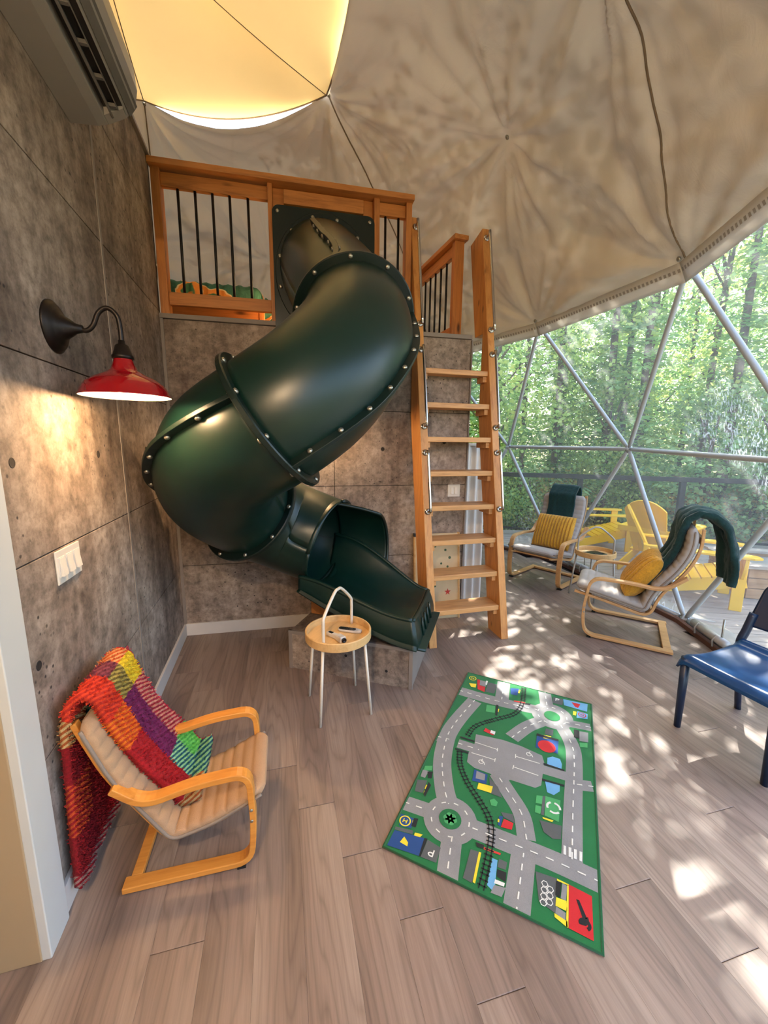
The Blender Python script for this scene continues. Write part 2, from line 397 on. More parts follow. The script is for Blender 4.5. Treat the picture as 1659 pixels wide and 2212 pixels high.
# form-tie holes in the panels
def ties(root, FR, pts, yd):
    for x, z in pts:
        b = MB(); b.lathe([(.016, 0), (.014, .0012), (.009, .0006)], 14, FR @ Matrix.Translation((x, 0, z)) @ Matrix.Rotation(pi/2*yd, 4, 'X'))
        b.build('tie_hole', 'gap', root)
ties(wall_left, LW, [(1.945, .857), (1.93, 1.483), (.62, 1.50), (1.32, 1.49)], -1)
ties(wall_back, BW, [(2.16, 1.56), (1.62, 1.50), (.55, 1.52), (.5, .9)], 1)
# the left wall beyond the doorway, and the doorway
b = MB(); b.box((4.1, -.06, 1.7), (2.0, .12, 3.4)); b.box((2.57, -.06, 2.77), (1.08, .12, 1.26))
o = b.build('wall_left_rear', 'concrete'); o.matrix_world = LW; struct(o)
door = sroot('door_1')
for nm, mt, c, d in (('casing', 'casing', (2.083, .011, 1.05), (.112, .026, 2.1)), ('casing', 'casing', (2.57, .011, 2.155), (1.08, .026, .11)), ('casing', 'casing', (3.06, .011, 1.05), (.11, .026, 2.1)),
                     ('jamb', 'door', (2.133, -.16, 1.05), (.018, .32, 2.1)), ('jamb', 'door', (3.01, -.16, 1.05), (.018, .32, 2.1)), ('jamb', 'door', (2.57, -.16, 2.109), (.88, .32, .018))):
    b = MB(); b.box(c, d); o = b.build(nm, mt, door, bevel=.003); o.matrix_local = LW
b = MB(); b.box((2.57, -.30, 1.04), (.86, .04, 2.06))
for z in (.55, 1.45): b.box((2.57, -.277, z), (.6, .008, .7))
o = b.build('door_leaf', 'door', door, bevel=.004); o.matrix_local = LW
# trims
def trim(name, FR, boxes, mat, bevel=.002):
    b = MB()
    for c, d in boxes: b.box(c, d)
    o = b.build(name, mat, bevel=bevel); o.matrix_world = FR; return struct(o)
trim('baseboard_left', LW, [((1.02, .0075, .05), (2.01, .015, .10))], 'white')
trim('baseboard_back', BW, [((1.19, -.0075, .05), (2.35, .015, .10))], 'white')
trim('trim_1', LW, [((.92, -.055, 3.412), (1.97, .15, .022))], 'greytrim')        # cap of the left wall
trim('trim_2', BW, [((1.185, .03, 2.421), (2.37, .10, .032))], 'greytrim')        # loft edge
trim('trim_3', BW, [((.008, -.005, 1.25), (.024, .012, 2.31))], 'greytrim')       # corner strip
trim('trim_5', LW, [((1.025, .001, 1.75), (.022, .004, 3.26))], 'greytrim', .001)
trim('trim_4', BW, [((2.374, .055, 1.2), (.012, .14, 2.40))], 'greytrim')         # end of the back wall
# ---------------------------------------------------------------- floor, plank by plank
floor = sroot('floor')
b = MB(); b.lathe([(4.72, -.12), (4.72, -.014)], 60, Matrix.Translation((DCX, DCY, 0))); struct(b.build('subfloor', 'gap', floor))
FE = Vector((cos(radians(14.3)), sin(radians(14.3)))); FA = Vector((-FE.y, FE.x)); PW = .1535
RB = Matrix(((FA.x, -FE.x, 0), (FA.y, -FE.y, 0), (0, 0, 1)))
plank_mesh = {}
for r in range(-16, 24):
    ac = .02+(r+.5)*PW
    j0 = 1.507-.245*r
    k0 = math.floor((-1.0-j0)/1.13)
    for k in range(k0, k0+9):
        a0, a1 = j0+k*1.13, j0+(k+1)*1.13
        def ok(a):
            p = FE*ac+FA*a; inn = hypot(p.x-DCX, p.y-DCY) < 4.60
            lw = (p.x+1.598)*.9622+(p.y-3.01)*.2723 > -.12
            bu = (p.x+1.598)*cos(radians(12.46))+(p.y-3.01)*sin(radians(12.46)); by = -(p.x+1.598)*sin(radians(12.46))+(p.y-3.01)*cos(radians(12.46))
            return inn and lw and (by < .1 or bu > 2.2) and p.y > -.9
        s = [a0+(a1-a0)*i/24 for i in range(25)]; g = [x for x in s if ok(x)]
        if len(g) < 2: continue
        a0, a1 = g[0], g[-1]; L = round(a1-a0, 3)
        if L not in plank_mesh:
            m = MB(); h, w, c = L/2-.0010, PW/2-.0001, .0020
            m.add([(-h,-w,-.012),(h,-w,-.012),(h,w,-.012),(-h,w,-.012),(-h,-w,-c*.4),(h,-w,-c*.4),(h,w,-c*.4),(-h,w,-c*.4),(-h+c,-w+c*.12,0),(h-c,-w+c*.12,0),(h-c,w-c*.12,0),(-h+c,w-c*.12,0)],
                  [(8,9,10,11),(4,5,9,8),(5,6,10,9),(6,7,11,10),(7,4,8,11),(0,1,5,4),(1,2,6,5),(2,3,7,6),(3,0,4,7)])
            plank_mesh[L] = m.mesh('plank', 'floor')
        c = FE*ac+FA*((a0+a1)/2)
        inst(plank_mesh[L], 'plank', floor, Matrix.Translation((c.x, c.y, 0)) @ RB.to_4x4())
# ---------------------------------------------------------------- dome frame and clear window
def on_floor_ring(az, r=4.69): return Vector((DCX+r*cos(radians(az)), DCY+r*sin(radians(az)), 0))
NB = {0: Vector((2.683,3.334,.03)), -1: Vector((2.358,5.159,.03))}
NR = {0: Vector((2.617,2.417,1.452)), -1: Vector((2.559,4.235,1.513)), -2: Vector((1.805,5.899,1.514))}
NQ = {0: Vector((2.262,3.262,2.885)), -1: Vector((1.814,5.021,2.937))}
for i in (-2, 1, 2, 3): NB[i] = on_floor_ring(1.9-22.6*i)+Vector((0,0,.03))
for i in (1, 2): NR[i] = on_floor_ring(-9.4-22.6*i, 4.66)+Vector((0,0,1.48))
for i in (-2, 1, 2, 3): NQ[i] = dome(1.1-24*i, 26.9)
win = sroot('window_1')
def strut(a, b, r=.0225):
    m = MB(); d = (b-a).normalized(); m.tube([a+d*.02, a+d*.09, b-d*.09, b-d*.02], [r*.6, r, r, r*.6], 12); return m.build('strut', 'tubewhite', win, smooth=True)
pairs = []
for i in (-1, 0, 1, 2): pairs += [(NB[i], NR[i]), (NB[i], NR[i-1]), (NR[i], NQ[i]), (NR[i-1], NQ[i]), (NR[i-1], NR[i])]
pairs += [(NB[-2], NR[-2]), (NR[-2], NQ[-2])]
for a, b_ in pairs: strut(a, b_)
for n in list(NR.values())+[NQ[0], NQ[-1], NB[0], NB[-1]]:
    m = MB(); c = Vector((DCX, DCY, n.z)); d = (n-c).normalized()
    m.lathe([(.006, -.03), (.014, -.028), (.016, -.02), (.038, -.012), (.04, .012), (.02, .02)], 16, frame(n, Vector((0,0,1)).cross(d), d))
    m.build('hub', 'tubewhite', win, smooth=True)
def pane(a, b, c):
    k = Vector((DCX, DCY, .75)); pts = [p+(p-k).normalized()*.035 for p in (a, b, c)]
    m = MB()
    N = 10
    def P(u, v): return pts[0]*(1-u-v)+pts[1]*u+pts[2]*v
    idx = {}; vs = []
    for i in range(N+1):
        for j in range(N+1-i):
            p = P(i/N, j/N); w = 27*(i/N)*(j/N)*(1-i/N-j/N)
            idx[i, j] = len(vs); vs.append(p+(p-k).normalized()*(.02*w+.012*noise.noise(p*2.3)))
    fs = []
    for i in range(N):
        for j in range(N-i):
            fs.append((idx[i,j], idx[i+1,j], idx[i,j+1]))
            if i+j < N-1: fs.append((idx[i+1,j], idx[i+1,j+1], idx[i,j+1]))
    m.add(vs, fs); return m.build('pane', 'vinyl', win, smooth=True)
for i in (-1, 0, 1, 2):
    pane(NB[i], NR[i-1], NR[i]); pane(NR[i-1], NR[i], NQ[i]); pane(NB[i-1], NB[i], NR[i-1])
    pane(NQ[i-1], NQ[i], NR[i-1])
pane(NB[-2], NR[-2], NQ[-2]+Vector((0,0,-1.4)))
# base ring: pipe lengths with clamps, vinyl skirt and kerb
for i in (-1, 0, 1, 2):
    a, c = NB[i-1], NB[i]; d = (c-a); L = d.length; d.normalize(); ins = Vector((DCX-c.x, DCY-c.y, 0)).normalized()
    m = MB(); m.tube([a+d*.06+Vector((0,0,.01)), c-d*.06+Vector((0,0,.01))], .022, 12); m.build('base_tube', 'tubewhite', win, smooth=True)
    for t0, t1 in ((.12, .34), (.60, .86)):
        m = MB(); m.tube([a+d*L*t0+ins*.05+Vector((0,0,.07)), a+d*L*t1+ins*.05+Vector((0,0,.07))], .031, 12); m.build('pipe', 'pipe', win, smooth=True)
        for tt in (t0+.05, t1-.05):
            m = MB(); q = a+d*L*tt+ins*.03
            m.tube([q+ins*.055+Vector((0,0,.01)), q+ins*.06+Vector((0,0,.06)), q+ins*.04+Vector((0,0,.10)), q-ins*.03+Vector((0,0,.07)), q-ins*.03+Vector((0,0,.0))], .006, 8); m.build('clamp', 'pipe', win, smooth=True)
    m = MB(); q = a+d*L*.30+ins*.045; m.tube([q+Vector((0,0,.06)), q+Vector((0,0,.24))], .007, 8); m.build('stake', 'bolt', win, smooth=True)
    k2 = lambda u, v: a+d*L*u+ins*(.0-.30*v)+Vector((0, 0, .02-.05*v+.012*noise.noise(Vector((u*9, v*3, i)))))
    m = MB(); m.grid(k2, 24, 4); m.build('skirt', 'skirt', win, smooth=True, solid=.003)
    m = MB(); m.hexa([a-d*.05+ins*.04+Vector((0,0,-.03)), c+d*.05+ins*.04+Vector((0,0,-.03)), c+d*.05+ins*.075+Vector((0,0,-.03)), a-d*.05+ins*.075+Vector((0,0,-.03)), a-d*.05+ins*.04+Vector((0,0,.012)), c+d*.05+ins*.04+Vector((0,0,.012)), c+d*.05+ins*.07+Vector((0,0,.006)), a-d*.05+ins*.07+Vector((0,0,.006))])
    m.build('kerb', 'brownkerb', win, bevel=.003)
# ---------------------------------------------------------------- canvas liner
ceil = sroot('ceiling')
HUBS = [dome(*h) for h in ((17.0, 47.8), (-10.5, 47.8), (50, 43.5), (86, 46.5), (122, 46), (-38, 48), (-66, 48), (1.1, 26.7), (25.9, 27.4), (-22.9, 26.9), (50, 27), (74, 27), (98, 27), (122, 27), (48.06, 64.55), (109.55, 67.25), (-12, 65))]
HEXV = [dome(48.06, 64.55), dome(109.55, 67.25), dome(170, 66), dome(228, 66), dome(288, 65.5), dome(348, 65)]
HAZ = [48.06, 109.55, 170, 228, 288, 348]
def chord(az, V, AZ):
    a = (az-AZ[0]) % 360
    for i in range(len(V)):
        s = (AZ[i]-AZ[0]) % 360; e = (AZ[(i+1) % len(V)]-AZ[0]) % 360 or 360
        if s <= a <= e:
            p, q = V[i], V[(i+1) % len(V)]; t = (a-s)/(e-s); ca = radians(az)
            n = Vector((-sin(ca), cos(ca), 0)); o = Vector((DCX, DCY, 0))
            dp, dq = (p-o).dot(n), (q-o).dot(n); t = dp/(dp-dq) if abs(dp-dq) > 1e-9 else 0
            return p.lerp(q, min(1, max(0, t))), min(1, max(0, t))
QAZ = [1.1-24*i for i in (-3,-2)]
QV = {i: NQ[i] for i in NQ}
def lower_edge(az):
    a = (az+180) % 360-180
    for i in (-1, 0, 1, 2, 3):
        p, q = NQ[i-1] if i-1 in NQ else None, NQ[i]
        if p is None: continue
        pa, qa = aim(p)[0], aim(q)[0]
        if qa <= a <= pa:
            ca = radians(a); n = Vector((-sin(ca), cos(ca), 0)); o = Vector((DCX, DCY, 0)); dp, dq = (p-o).dot(n), (q-o).dot(n)
            return p.lerp(q, dp/(dp-dq))
    return dome(az, 26.9)
def wrinkle(p):
    s = 0.0; dm = 9
    for i, h in enumerate(HUBS):
        d = p-h; L = d.length
        dm = min(dm, L)
        if L > 2.3 or L < 1e-4: continue
        n = (h-Vector((DCX, DCY, DCZ))).normalized(); e1 = Vector((0,0,1)).cross(n)
        if e1.length < .01: e1 = Vector((1,0,0))
        e1.normalize(); e2 = n.cross(e1); th = atan2(d.dot(e2), d.dot(e1))
        f = L*exp(-(L/.62)**1.1)*1.25
        k = noise.noise(Vector((cos(th)*2.8+i*7.3, sin(th)*2.8, L*.25)))+.55*noise.noise(Vector((cos(th)*6+i*3.1, sin(th)*6, 4+L*.3)))+.14*noise.noise(Vector((cos(th)*14+i, sin(th)*14, 9+L*.4)))
        s += f*k*.27
    return s, dm
AZ0, AZ1 = -80, 285
def liner_pt(az, t):
    lo = lower_edge(az); hi, ht = chord(az, HEXV, HAZ)
    _, e0, r0 = aim(lo); _, e1, r1 = aim(hi)
    e = e0+(e1-e0)*t; r = r0+(DR-r0)*min(1, t/.18) if t < .18 else DR+(r1-DR)*max(0, (t-.75)/.25)**1.5
    sag = .19*4*ht*(1-ht)*max(0, (t-.8)/.2)**1.3
    p = dome(az, e, r); w, dm = wrinkle(p)
    r -= .13*(1-exp(-dm/.42))*min(1, t/.06+.15)+w*min(1, t/.05+.25)
    q = dome(az, e, r); q.z -= sag
    return q
m = MB(); NU, NV = 620, 150
azs = [AZ0+(AZ1-AZ0)*((i/NU) if True else 0) for i in range(NU+1)]
m.grid(lambda u, v: liner_pt(AZ0+(130-AZ0)*u, v), 420, 150)
m.build('canvas_liner', 'canvas', ceil, smooth=True)
m = MB(); m.grid(lambda u, v: liner_pt(130+(280-130)*u, v), 60, 24); m.build('canvas_liner', 'canvas', ceil, smooth=True)
m = MB(); m.grid(lambda u, v: dome(47+(300-47)*u, -9.2+36.3*v, DR-.06), 90, 16); wl = struct(m.build('wall_dome', 'canvas', smooth=True))
# seam welts, hub buttons
def welt(name, fn, n=30, r=.008, mat='canvas'):
    m = MB(); m.tube([fn(i/n) for i in range(n+1)], r, 8); return m.build(name, mat, ceil, smooth=True)
M['seam'] = plain('canvas_seam', (138, 120, 98), .9, bump=.05)
def between(h1, h2, off=.05):
    def f(t):
        az = h1[0]+(h2[0]-h1[0])*t; lo = lower_edge(az); hi, _ = chord(az, HEXV, HAZ); e0, e1 = aim(lo)[1], aim(hi)[1]
        e = h1[1]+(h2[1]-h1[1])*t; p = liner_pt(az, min(1, max(0, (e-e0)/(e1-e0)))); return p-(p-Vector((DCX, DCY, DCZ))).normalized()*.004
    return f
for a, c in (((1.1, 26.9), (-10.5, 47.8)), ((48.06, 64.4), (50, 43.5)), ((50, 43.5), (50, 28)), ((109.55, 67), (116, 28)), ((-10.5, 47.8), (-12, 64.9))):
    welt('seam', between(a, c), 40, .007, 'seam')
for h in ((17.0, 47.8), (1.4, 27.6), (26.1, 28.2), (48.06, 64.3), (109.55, 66.8), (-10.5, 47.8)):
    p = between(h, h)(0); d = (Vector((DCX, DCY, DCZ))-p).normalized(); m = MB()
    m.lathe([(.018, -.004), (.02, .004), (.012, .012), (.006, .014)], 14, frame(p, d.cross(Vector((.3,.2,1))), d)); m.build('button', 'bolt', ceil, smooth=True)
# the skylight shade: six sagging gores hung just inside the opening
apex = Vector((DCX, DCY, DCZ+DR-.38))
for i in range(6):
    p, q = HEXV[i], HEXV[(i+1) % 6]
    def gore(u, v, p=p, q=q):
        e = p.lerp(q, v); e = e+Vector((0,0,-.19*4*v*(1-v)-.03)); c = e.lerp(apex, u)
        c = c+(Vector((DCX, DCY, c.z))-c).normalized()*.012 if u < .999 else c
        c.z -= .10*4*v*(1-v)*sin(pi*u)*.6+.05*sin(pi*u); return c
    m = MB(); m.grid(gore, 24, 24); m.build('shade_panel', 'shade', ceil, smooth=True)
    welt('shade_hem', lambda t, g=gore: g(0, t), 24, .008, 'seam')
    welt('shade_seam', lambda t, g=gore: g(t, 0), 16, .005, 'seam')
# unseen white translucent sheet added above the shade to spread the sun evenly
t = NT('white_skylight_sheet'); tr = t.add('BsdfTranslucent'); tr.inputs[0].default_value = (.88, .90, .93, 1)
t.link(tr.outputs[0], t.out.inputs[0]); M['cover'] = t.m
m = MB()
for i in range(6):
    p, q = HEXV[i], HEXV[(i+1) % 6]
    def cov(u, v, p=p, q=q):
        e = p.lerp(q, v)+Vector((0,0,-.19*4*v*(1-v)+.03)); e = e+(e-Vector((DCX, DCY, e.z)))*.03; c = e.lerp(Vector((DCX, DCY, DCZ+DR+.15)), u); c.z += .12*sin(pi*u*.9); return c
    m.grid(cov, 8, 20)
m.build('skylight_cover', 'cover', ceil, smooth=True)
# valance along the lower edge of the canvas over the window
t = NT('valance_vinyl'); t.set(lin((228, 222, 212)), .55); tr = t.add('BsdfTranslucent'); tr.inputs[0].default_value = (*lin((232, 228, 220)), 1)
mx = t.add('MixShader'); mx.inputs[0].default_value = .3; t.link(t.b.outputs[0], mx.inputs[1]); t.link(tr.outputs[0], mx.inputs[2]); t.link(mx.outputs[0], t.out.inputs[0]); M['valance'] = t.m
M['valance_dark'] = plain('valance_stitch', (172, 164, 154), .6, var=.05)
for i in (-1, 0, 1, 2):
    a, c = NQ[i-1], NQ[i]
    if i == -1: a = NQ[-2]
    kk = Vector((DCX, DCY, .9))
    def vs(u, v, a=a, c=c):
        p = a.lerp(c, u); n = (p-kk).normalized(); return p+Vector((0, 0, .05-.17*v))-n*(.075-.075*v)+n*(.004*noise.noise(Vector((u*14, v*2, 1))))
    m = MB(); m.grid(vs, 40, 5); m.build('valance', 'valance', ceil, smooth=True, solid=.004)
    m = MB()
    for k in range(46):
        u = (k+.5)/46; p0, p1 = vs(u-.006, .28), vs(u+.006, .28); p2, p3 = vs(u+.006, .45), vs(u-.006, .45); n = (Vector((DCX, DCY, .9))-p0).normalized()*.005
        m.add([p0+n, p1+n, p2+n, p3+n], [(0,1,2,3)])
    o = m.build('fastener_strip', 'valance_dark', ceil); o['kind'] = 'stuff'
# ================================================================ loft
b = MB(); b.box((1.185, .55, 2.37), (2.37, .84, .08)); b.box((.6, 1.6, 2.37), (3.6, 1.3, .08))
o = b.build('loft_floor', 'cedar'); o.matrix_world = BW; struct(o)
def loc_build(root, FR, nm, mat, boxes, bevel=.003, rot=None):
    c0 = Vector(boxes[0][0]); b = MB()
    for c, d in boxes: b.box(Vector(c)-c0, d)
    o = b.build(nm, mat, root, bevel=bevel); o.matrix_local = FR @ Matrix.Translation(c0); return o
ZL = 2.437
rail = thing('loft_railing', 'cedar loft railing with black balusters and a panel behind the slide plate', 'railing', (-1.598, 3.01, 0)); I4 = Matrix.Rotation(radians(12.46), 4, 'Z')
ry = .035
for u0, u1 in ((.012, .066), (.765, .797), (1.536, 1.579), (1.786, 1.832)):
    loc_build(rail, I4, 'post', 'cedarz', [(((u0+u1)/2, ry, (ZL+3.355)/2), (u1-u0, .09, 3.355-ZL))])
loc_build(rail, I4, 'cap_rail', 'cedar', [((.922, ry-.01, 3.374), (1.836, .15, .038))])
for u0, u1 in ((.066, .765), (1.579, 1.786)):
    loc_build(rail, I4, 'top_rail', 'cedar', [(((u0+u1)/2, ry, 3.300), (u1-u0, .04, .085))])
    loc_build(rail, I4, 'bottom_rail', 'cedar', [(((u0+u1)/2, ry, 2.548), (u1-u0, .04, .085))])
bal = MB(); bal.tube([(0,0,-.34), (0,0,.34)], .0095, 10); balm = bal.mesh('baluster', 'black', True)
for u in (.166, .277, .39, .504, .627, 1.632, 1.735): inst(balm, 'baluster', rail, I4 @ Matrix.Translation((u, ry, 2.925)))
loc_build(rail, I4, 'panel', 'ply', [((1.166, ry+.02, 2.895), (.738, .03, .915))])
loc_build(rail, I4, 'panel_board', 'cedar', [((1.166, ry-.022, 3.281), (.58, .05, .092))])
r2 = thing('loft_side_railing', 'cedar side railing of the loft beside the ladder opening', 'railing', (.62, 3.70, 0)); F2 = Matrix.Rotation(atan2(.94, -.33), 4, 'Z')
for x in (.03, 1.55): loc_build(r2, F2, 'post', 'cedarz', [((x, 0, (ZL+3.235)/2), (.05, .09, 3.235-ZL))])
loc_build(r2, F2, 'cap_rail', 'cedar', [((.78, 0, 3.255), (1.62, .13, .036))])
loc_build(r2, F2, 'top_rail', 'cedar', [((.79, 0, 3.185), (1.47, .04, .085))])
loc_build(r2, F2, 'bottom_rail', 'cedar', [((.79, 0, 2.53), (1.47, .04, .085))])
bal = MB(); bal.tube([(0,0,-.285), (0,0,.285)], .0095, 10); balm = bal.mesh('baluster', 'black', True)
for k in range(12): inst(balm, 'baluster', r2, F2 @ Matrix.Translation((.115+.112*k, 0, 2.857)))
# bed on the loft
bed = thing('loft_bed', 'low cedar bed with a green and orange quilt behind the loft railing', 'bed', (-1.598, 3.01, 0))
loc_build(bed, I4, 'side_board', 'cedar', [((.32, .30, 2.535), (.68, .03, .17))])
loc_build(bed, I4, 'end_post', 'cedarz', [((.675, .315, 2.52), (.04, .07, .165))])
loc_build(bed, I4, 'side_board', 'cedar', [((.36, 1.12, 2.53), (.60, .03, .16))])
loc_build(bed, I4, 'slat_base', 'cedar', [((.36, .71, 2.49), (.58, .78, .03))])
def quilt_mat():
    t = NT('patchwork_quilt'); v = t.coord('Object', (1, 1, 1)); n = t.noise(v, 5.2, 2, .4, .3); s = t.noise(v, 40, 3)
    f = t.ramp(n, [(.0, lin((58, 112, 92))), (.555, lin((58, 112, 92))), (.56, lin((240, 214, 160))), (.58, lin((240, 214, 160))), (.59, lin((238, 150, 62))), (.66, lin((238, 150, 62))), (.68, lin((70, 120, 80)))])
    t.bump(s, .6, .01); return t.set(f, .9)
M['quilt'] = quilt_mat()
b = MB()
def qf(u, v):
    a = 2*pi*v; x = -.10+.80*u; e = min(1, .25+((1-abs(2*u-1))*7)**.5*.75) if abs(2*u-1) > .0 else 1
    cx, sx = cos(a), sin(a); sq = (abs(cx)**6+abs(sx)**6)**(-1/6)
    return Vector((x, .71+.40*sq*cx*e, 2.68+.115*sq*sx*e+.006*sin(u*60)))
b.grid(qf, 40, 40); o = b.build('quilt', 'quilt', bed, smooth=True); o.matrix_local = I4
b = MB(); b.grid(lambda u, v: Vector((.70+.05*sin(v*9), .36+.5*u, 2.70-.26*v+.02*sin(u*20))), 14, 10); o = b.build('quilt_overhang', 'quilt', bed, smooth=True, solid=.012); o.matrix_local = I4

# ================================================================ ladder
LF = frame((.359, 2.827, 0), (.966, .258, 0))
lad = thing('loft_ladder', 'steep fir ladder with eight treads and steel grab handles up to the loft', 'ladder', (.359, 2.827, 0)); LR = Matrix.Rotation(atan2(.258, .966), 4, 'Z')
S_ = .20
prof = [(0, 0), (.215, 0), (.57, (.57-.215)/S_), (.57, 2.455), (S_*2.455+.215, 2.455), (S_*3.25+.215, 3.25), (S_*3.295, 3.295)]
for x0 in (0, .617):
    b = MB(); n = len(prof)
    b.add([(-.031, y, z-1.6) for y, z in prof]+[(.031, y, z-1.6) for y, z in prof], [tuple(range(n)), tuple(range(n, 2*n))[::-1]]+[(k, n+k, n+(k+1) % n, (k+1) % n) for k in range(n)])
    o = b.build('stile', 'pine', lad, bevel=.004); o.matrix_local = LR @ Matrix.Translation((x0+.031, 0, 1.6))
for k in range(1, 9):
    z = .267*k; y0 = S_*z+.012; y1 = min(S_*z+.205, .565)
    b = MB(); b.box((0, 0, 0), (.553, y1-y0, .04)); o = b.build('tread', 'pinex', lad, bevel=.004); o.matrix_local = LR @ Matrix.Translation((.3395, (y0+y1)/2, z-.02))
    for x in (.079, .600):
        b = MB(); b.box((0, 0, 0), (.032, (y1-y0)*.86, .044)); o = b.build('cleat', 'pinex', lad, bevel=.002); o.matrix_local = LR @ Matrix.Translation((x, (y0+y1)/2+.01, z-.0625))
for x in (.034, .651):
    for z0, z1 in ((2.47, 3.22), (1.68, 2.27), (1.03, 1.48)):
        b = MB(); h = (z1-z0); d = Vector((0, S_, 1)).normalized(); n = Vector((0, -1, S_)).normalized(); c0 = Vector((x, S_*z0, z0)); c1 = Vector((x, S_*z1, z1))
        pts = [c0, c0+n*.03, c0+n*.048+d*.008, c0+n*.058+d*.03, c1+n*.058-d*.03, c1+n*.048-d*.008, c1+n*.03, c1]
        b.tube(catmull(pts, 4), .0105, 12)
        for c in (c0, c1): b.lathe([(.026, 0), (.026, .004), (.016, .011), (.0105, .012)], 16, frame(c, (1,0,0), n))
        o = b.build('grab_handle', 'steel', lad, smooth=True); o.matrix_local = LR

# ================================================================ tube slide
SP = [(-.485,3.30,2.845),(-.33,2.92,2.56),(-.19,2.58,2.28),(-.185,2.28,2.06),(-.335,2.05,1.815),(-.565,1.985,1.635),(-.82,2.09,1.49),(-.97,2.34,1.30),(-.91,2.64,1.11),(-.73,2.81,.97),(-.47,2.835,.86),(-.385,2.812,.832)]
NS = 12; PATH = catmull(SP, NS); TR = .318; F2I = 5*NS-1
slide = thing('tube_slide', 'dark green spiral tube slide from the loft down to a low box', 'slide', (.2, 2.5, .28))
SLI = Matrix.Translation((-.2, -2.5, -.28))
FRM = []
for i, p in enumerate(PATH):
    t = (PATH[min(i+1, len(PATH)-1)]-PATH[max(i-1, 0)]).normalized()
    if i == 0: t = (t+Vector((.2158, -.9764, 0))).normalized()
    s = t.cross(Vector((0,0,1))).normalized(); u = s.cross(t).normalized(); FRM.append((p, t, s, u))
def tubept(i, al, r=TR):
    p, t, s, u = FRM[i]; return p+(s*cos(al)+u*sin(al))*r
bm_ = MB(); bm_.lathe([(.0135, 0), (.0135, .004), (.0095, .009), (.004, .0105)], 10); BOLT = bm_.mesh('bolt', 'bolt', True)
def bolt(p, n, par): inst(BOLT, 'bolt', par, frame(p, n.orthogonal(), n))
def sl(o): o.matrix_local = SLI; return o
secs = [(0, 2*NS), (2*NS, F2I), (F2I, 8*NS), (8*NS, 11*NS)]
SEC = []
for a, c in secs:
    b = MB(); NA = 48
    b.grid(lambda u, v, a=a, c=c: tubept(a+int(round(u*(c-a))), 2*pi*v), c-a, NA)
    SEC.append(sl(b.build('tube_section', 'slide', slide, smooth=True, solid=.008)))
def ring(i, par, r0=TR-.002, r1=TR+.05, th=.03, nb=10, ph=.2):
    p, t, s, u = FRM[i]; b = MB()
    b.lathe([(r0, -th/2), (r1-.006, -th/2), (r1, -th/2+.005), (r1, th/2-.005), (r1-.006, th/2), (r0, th/2)], 56, Matrix(((s.x,u.x,-t.x,p.x),(s.y,u.y,-t.y,p.y),(s.z,u.z,-t.z,p.z),(0,0,0,1))), cap=False)
    o = sl(b.build('flange', 'slidedark', par, smooth=False, bevel=0))
    for k in range(nb):
        al = ph+2*pi*k/nb
        for sg in (1, -1): bolt(p+(s*cos(al)+u*sin(al))*(TR+.027)+t*sg*th/2, t*sg, o)
for idx, ph in ((2*NS, .15), (F2I, .3), (8*NS, .1)): ring(idx, slide, ph=ph)

def seam(a, c, al0, al1, w=.045, th=.022, step=.135, nm='seam_flange'):
    b = MB(); pts = []
    for i in range(a, c+1):
        f = (i-a)/(c-a); al = radians(al0+(al1-al0)*f); p, t, s, u = FRM[i]; rad = s*cos(al)+u*sin(al); tan = rad.cross(t).normalized()
        pts.append((p, rad, tan))
    vs = []; fs = []
    for p, rad, tan in pts:
        for r_, q in ((TR-.006, -th/2), (TR+w, -th/2), (TR+w, th/2), (TR-.006, th/2)): vs.append(p+rad*r_+tan*q)
    n = len(pts)
    for i in range(n-1):
        for k in range(4): fs.append((i*4+k, (i+1)*4+k, (i+1)*4+(k+1) % 4, i*4+(k+1) % 4))
    fs += [(0,1,2,3), tuple((n-1)*4+k for k in (3,2,1,0))]
    b.add(vs, fs); so = sl(b.build(nm, 'slidedark', slide, bevel=.003))
    acc = 0
    for i in range(1, n):
        acc += (pts[i][0]-pts[i-1][0]).length+abs(radians(al1-al0))/n*TR
        if acc > step:
            acc = 0; p, rad, tan = pts[i]
            for sg in (1, -1): bolt(p+rad*(TR+w*.5)+tan*sg*th/2, tan*sg, so)
seam(4, 2*NS-1, 66, 66, .042, .034, .085)
seam(2*NS, F2I, 168, 226)
seam(F2I, 8*NS, 163, 193)
seam(8*NS, 11*NS, 196, 190, .02, .014)
# wall plate
PLC = Vector((1.165, -.012, 2.770))
pts = []; hw, hh, cr = .373, .448, .05
for cx, cy, a0 in ((hw-cr, hh-cr, 0), (-hw+cr, hh-cr, 90), (-hw+cr, -hh+cr, 180), (hw-cr, -hh+cr, 270)):
    for k in range(7): a = radians(a0+15*k); pts.append((cx+cr*cos(a), cy+cr*sin(a)))
b = MB(); n = len(pts); NI = n
ri = [(TR*.97*cos(atan2(y, x)), TR*1.16*sin(atan2(y, x))) for x, y in pts]
vs = [(x, -.010, y) for x, y in pts]+[(x, .010, y) for x, y in pts]+[(x, -.010, y) for x, y in ri]+[(x, .010, y) for x, y in ri]
fs = []
for k in range(n):
    j = (k+1) % n; fs += [(k, j, n+j, n+k), (k, 2*n+k, 2*n+j, j), (n+k, n+j, 3*n+j, 3*n+k), (2*n+k, 3*n+k, 3*n+j, 2*n+j)]
b.add(vs, fs); o = b.build('wall_plate', 'slidedark', slide, bevel=.002); o.matrix_local = SLI @ BW @ Matrix.Translation(PLC)
PM = SLI @ BW @ Matrix.Translation(PLC)
b = MB(); b.lathe([(TR-.004, .010), (TR-.004, .028), (TR+.040, .028), (TR+.044, .024), (TR+.044, .010)], 64, Matrix.Diagonal((1, 1, 1.17, 1)) @ Matrix.Rotation(pi/2, 4, 'X'), cap=False)
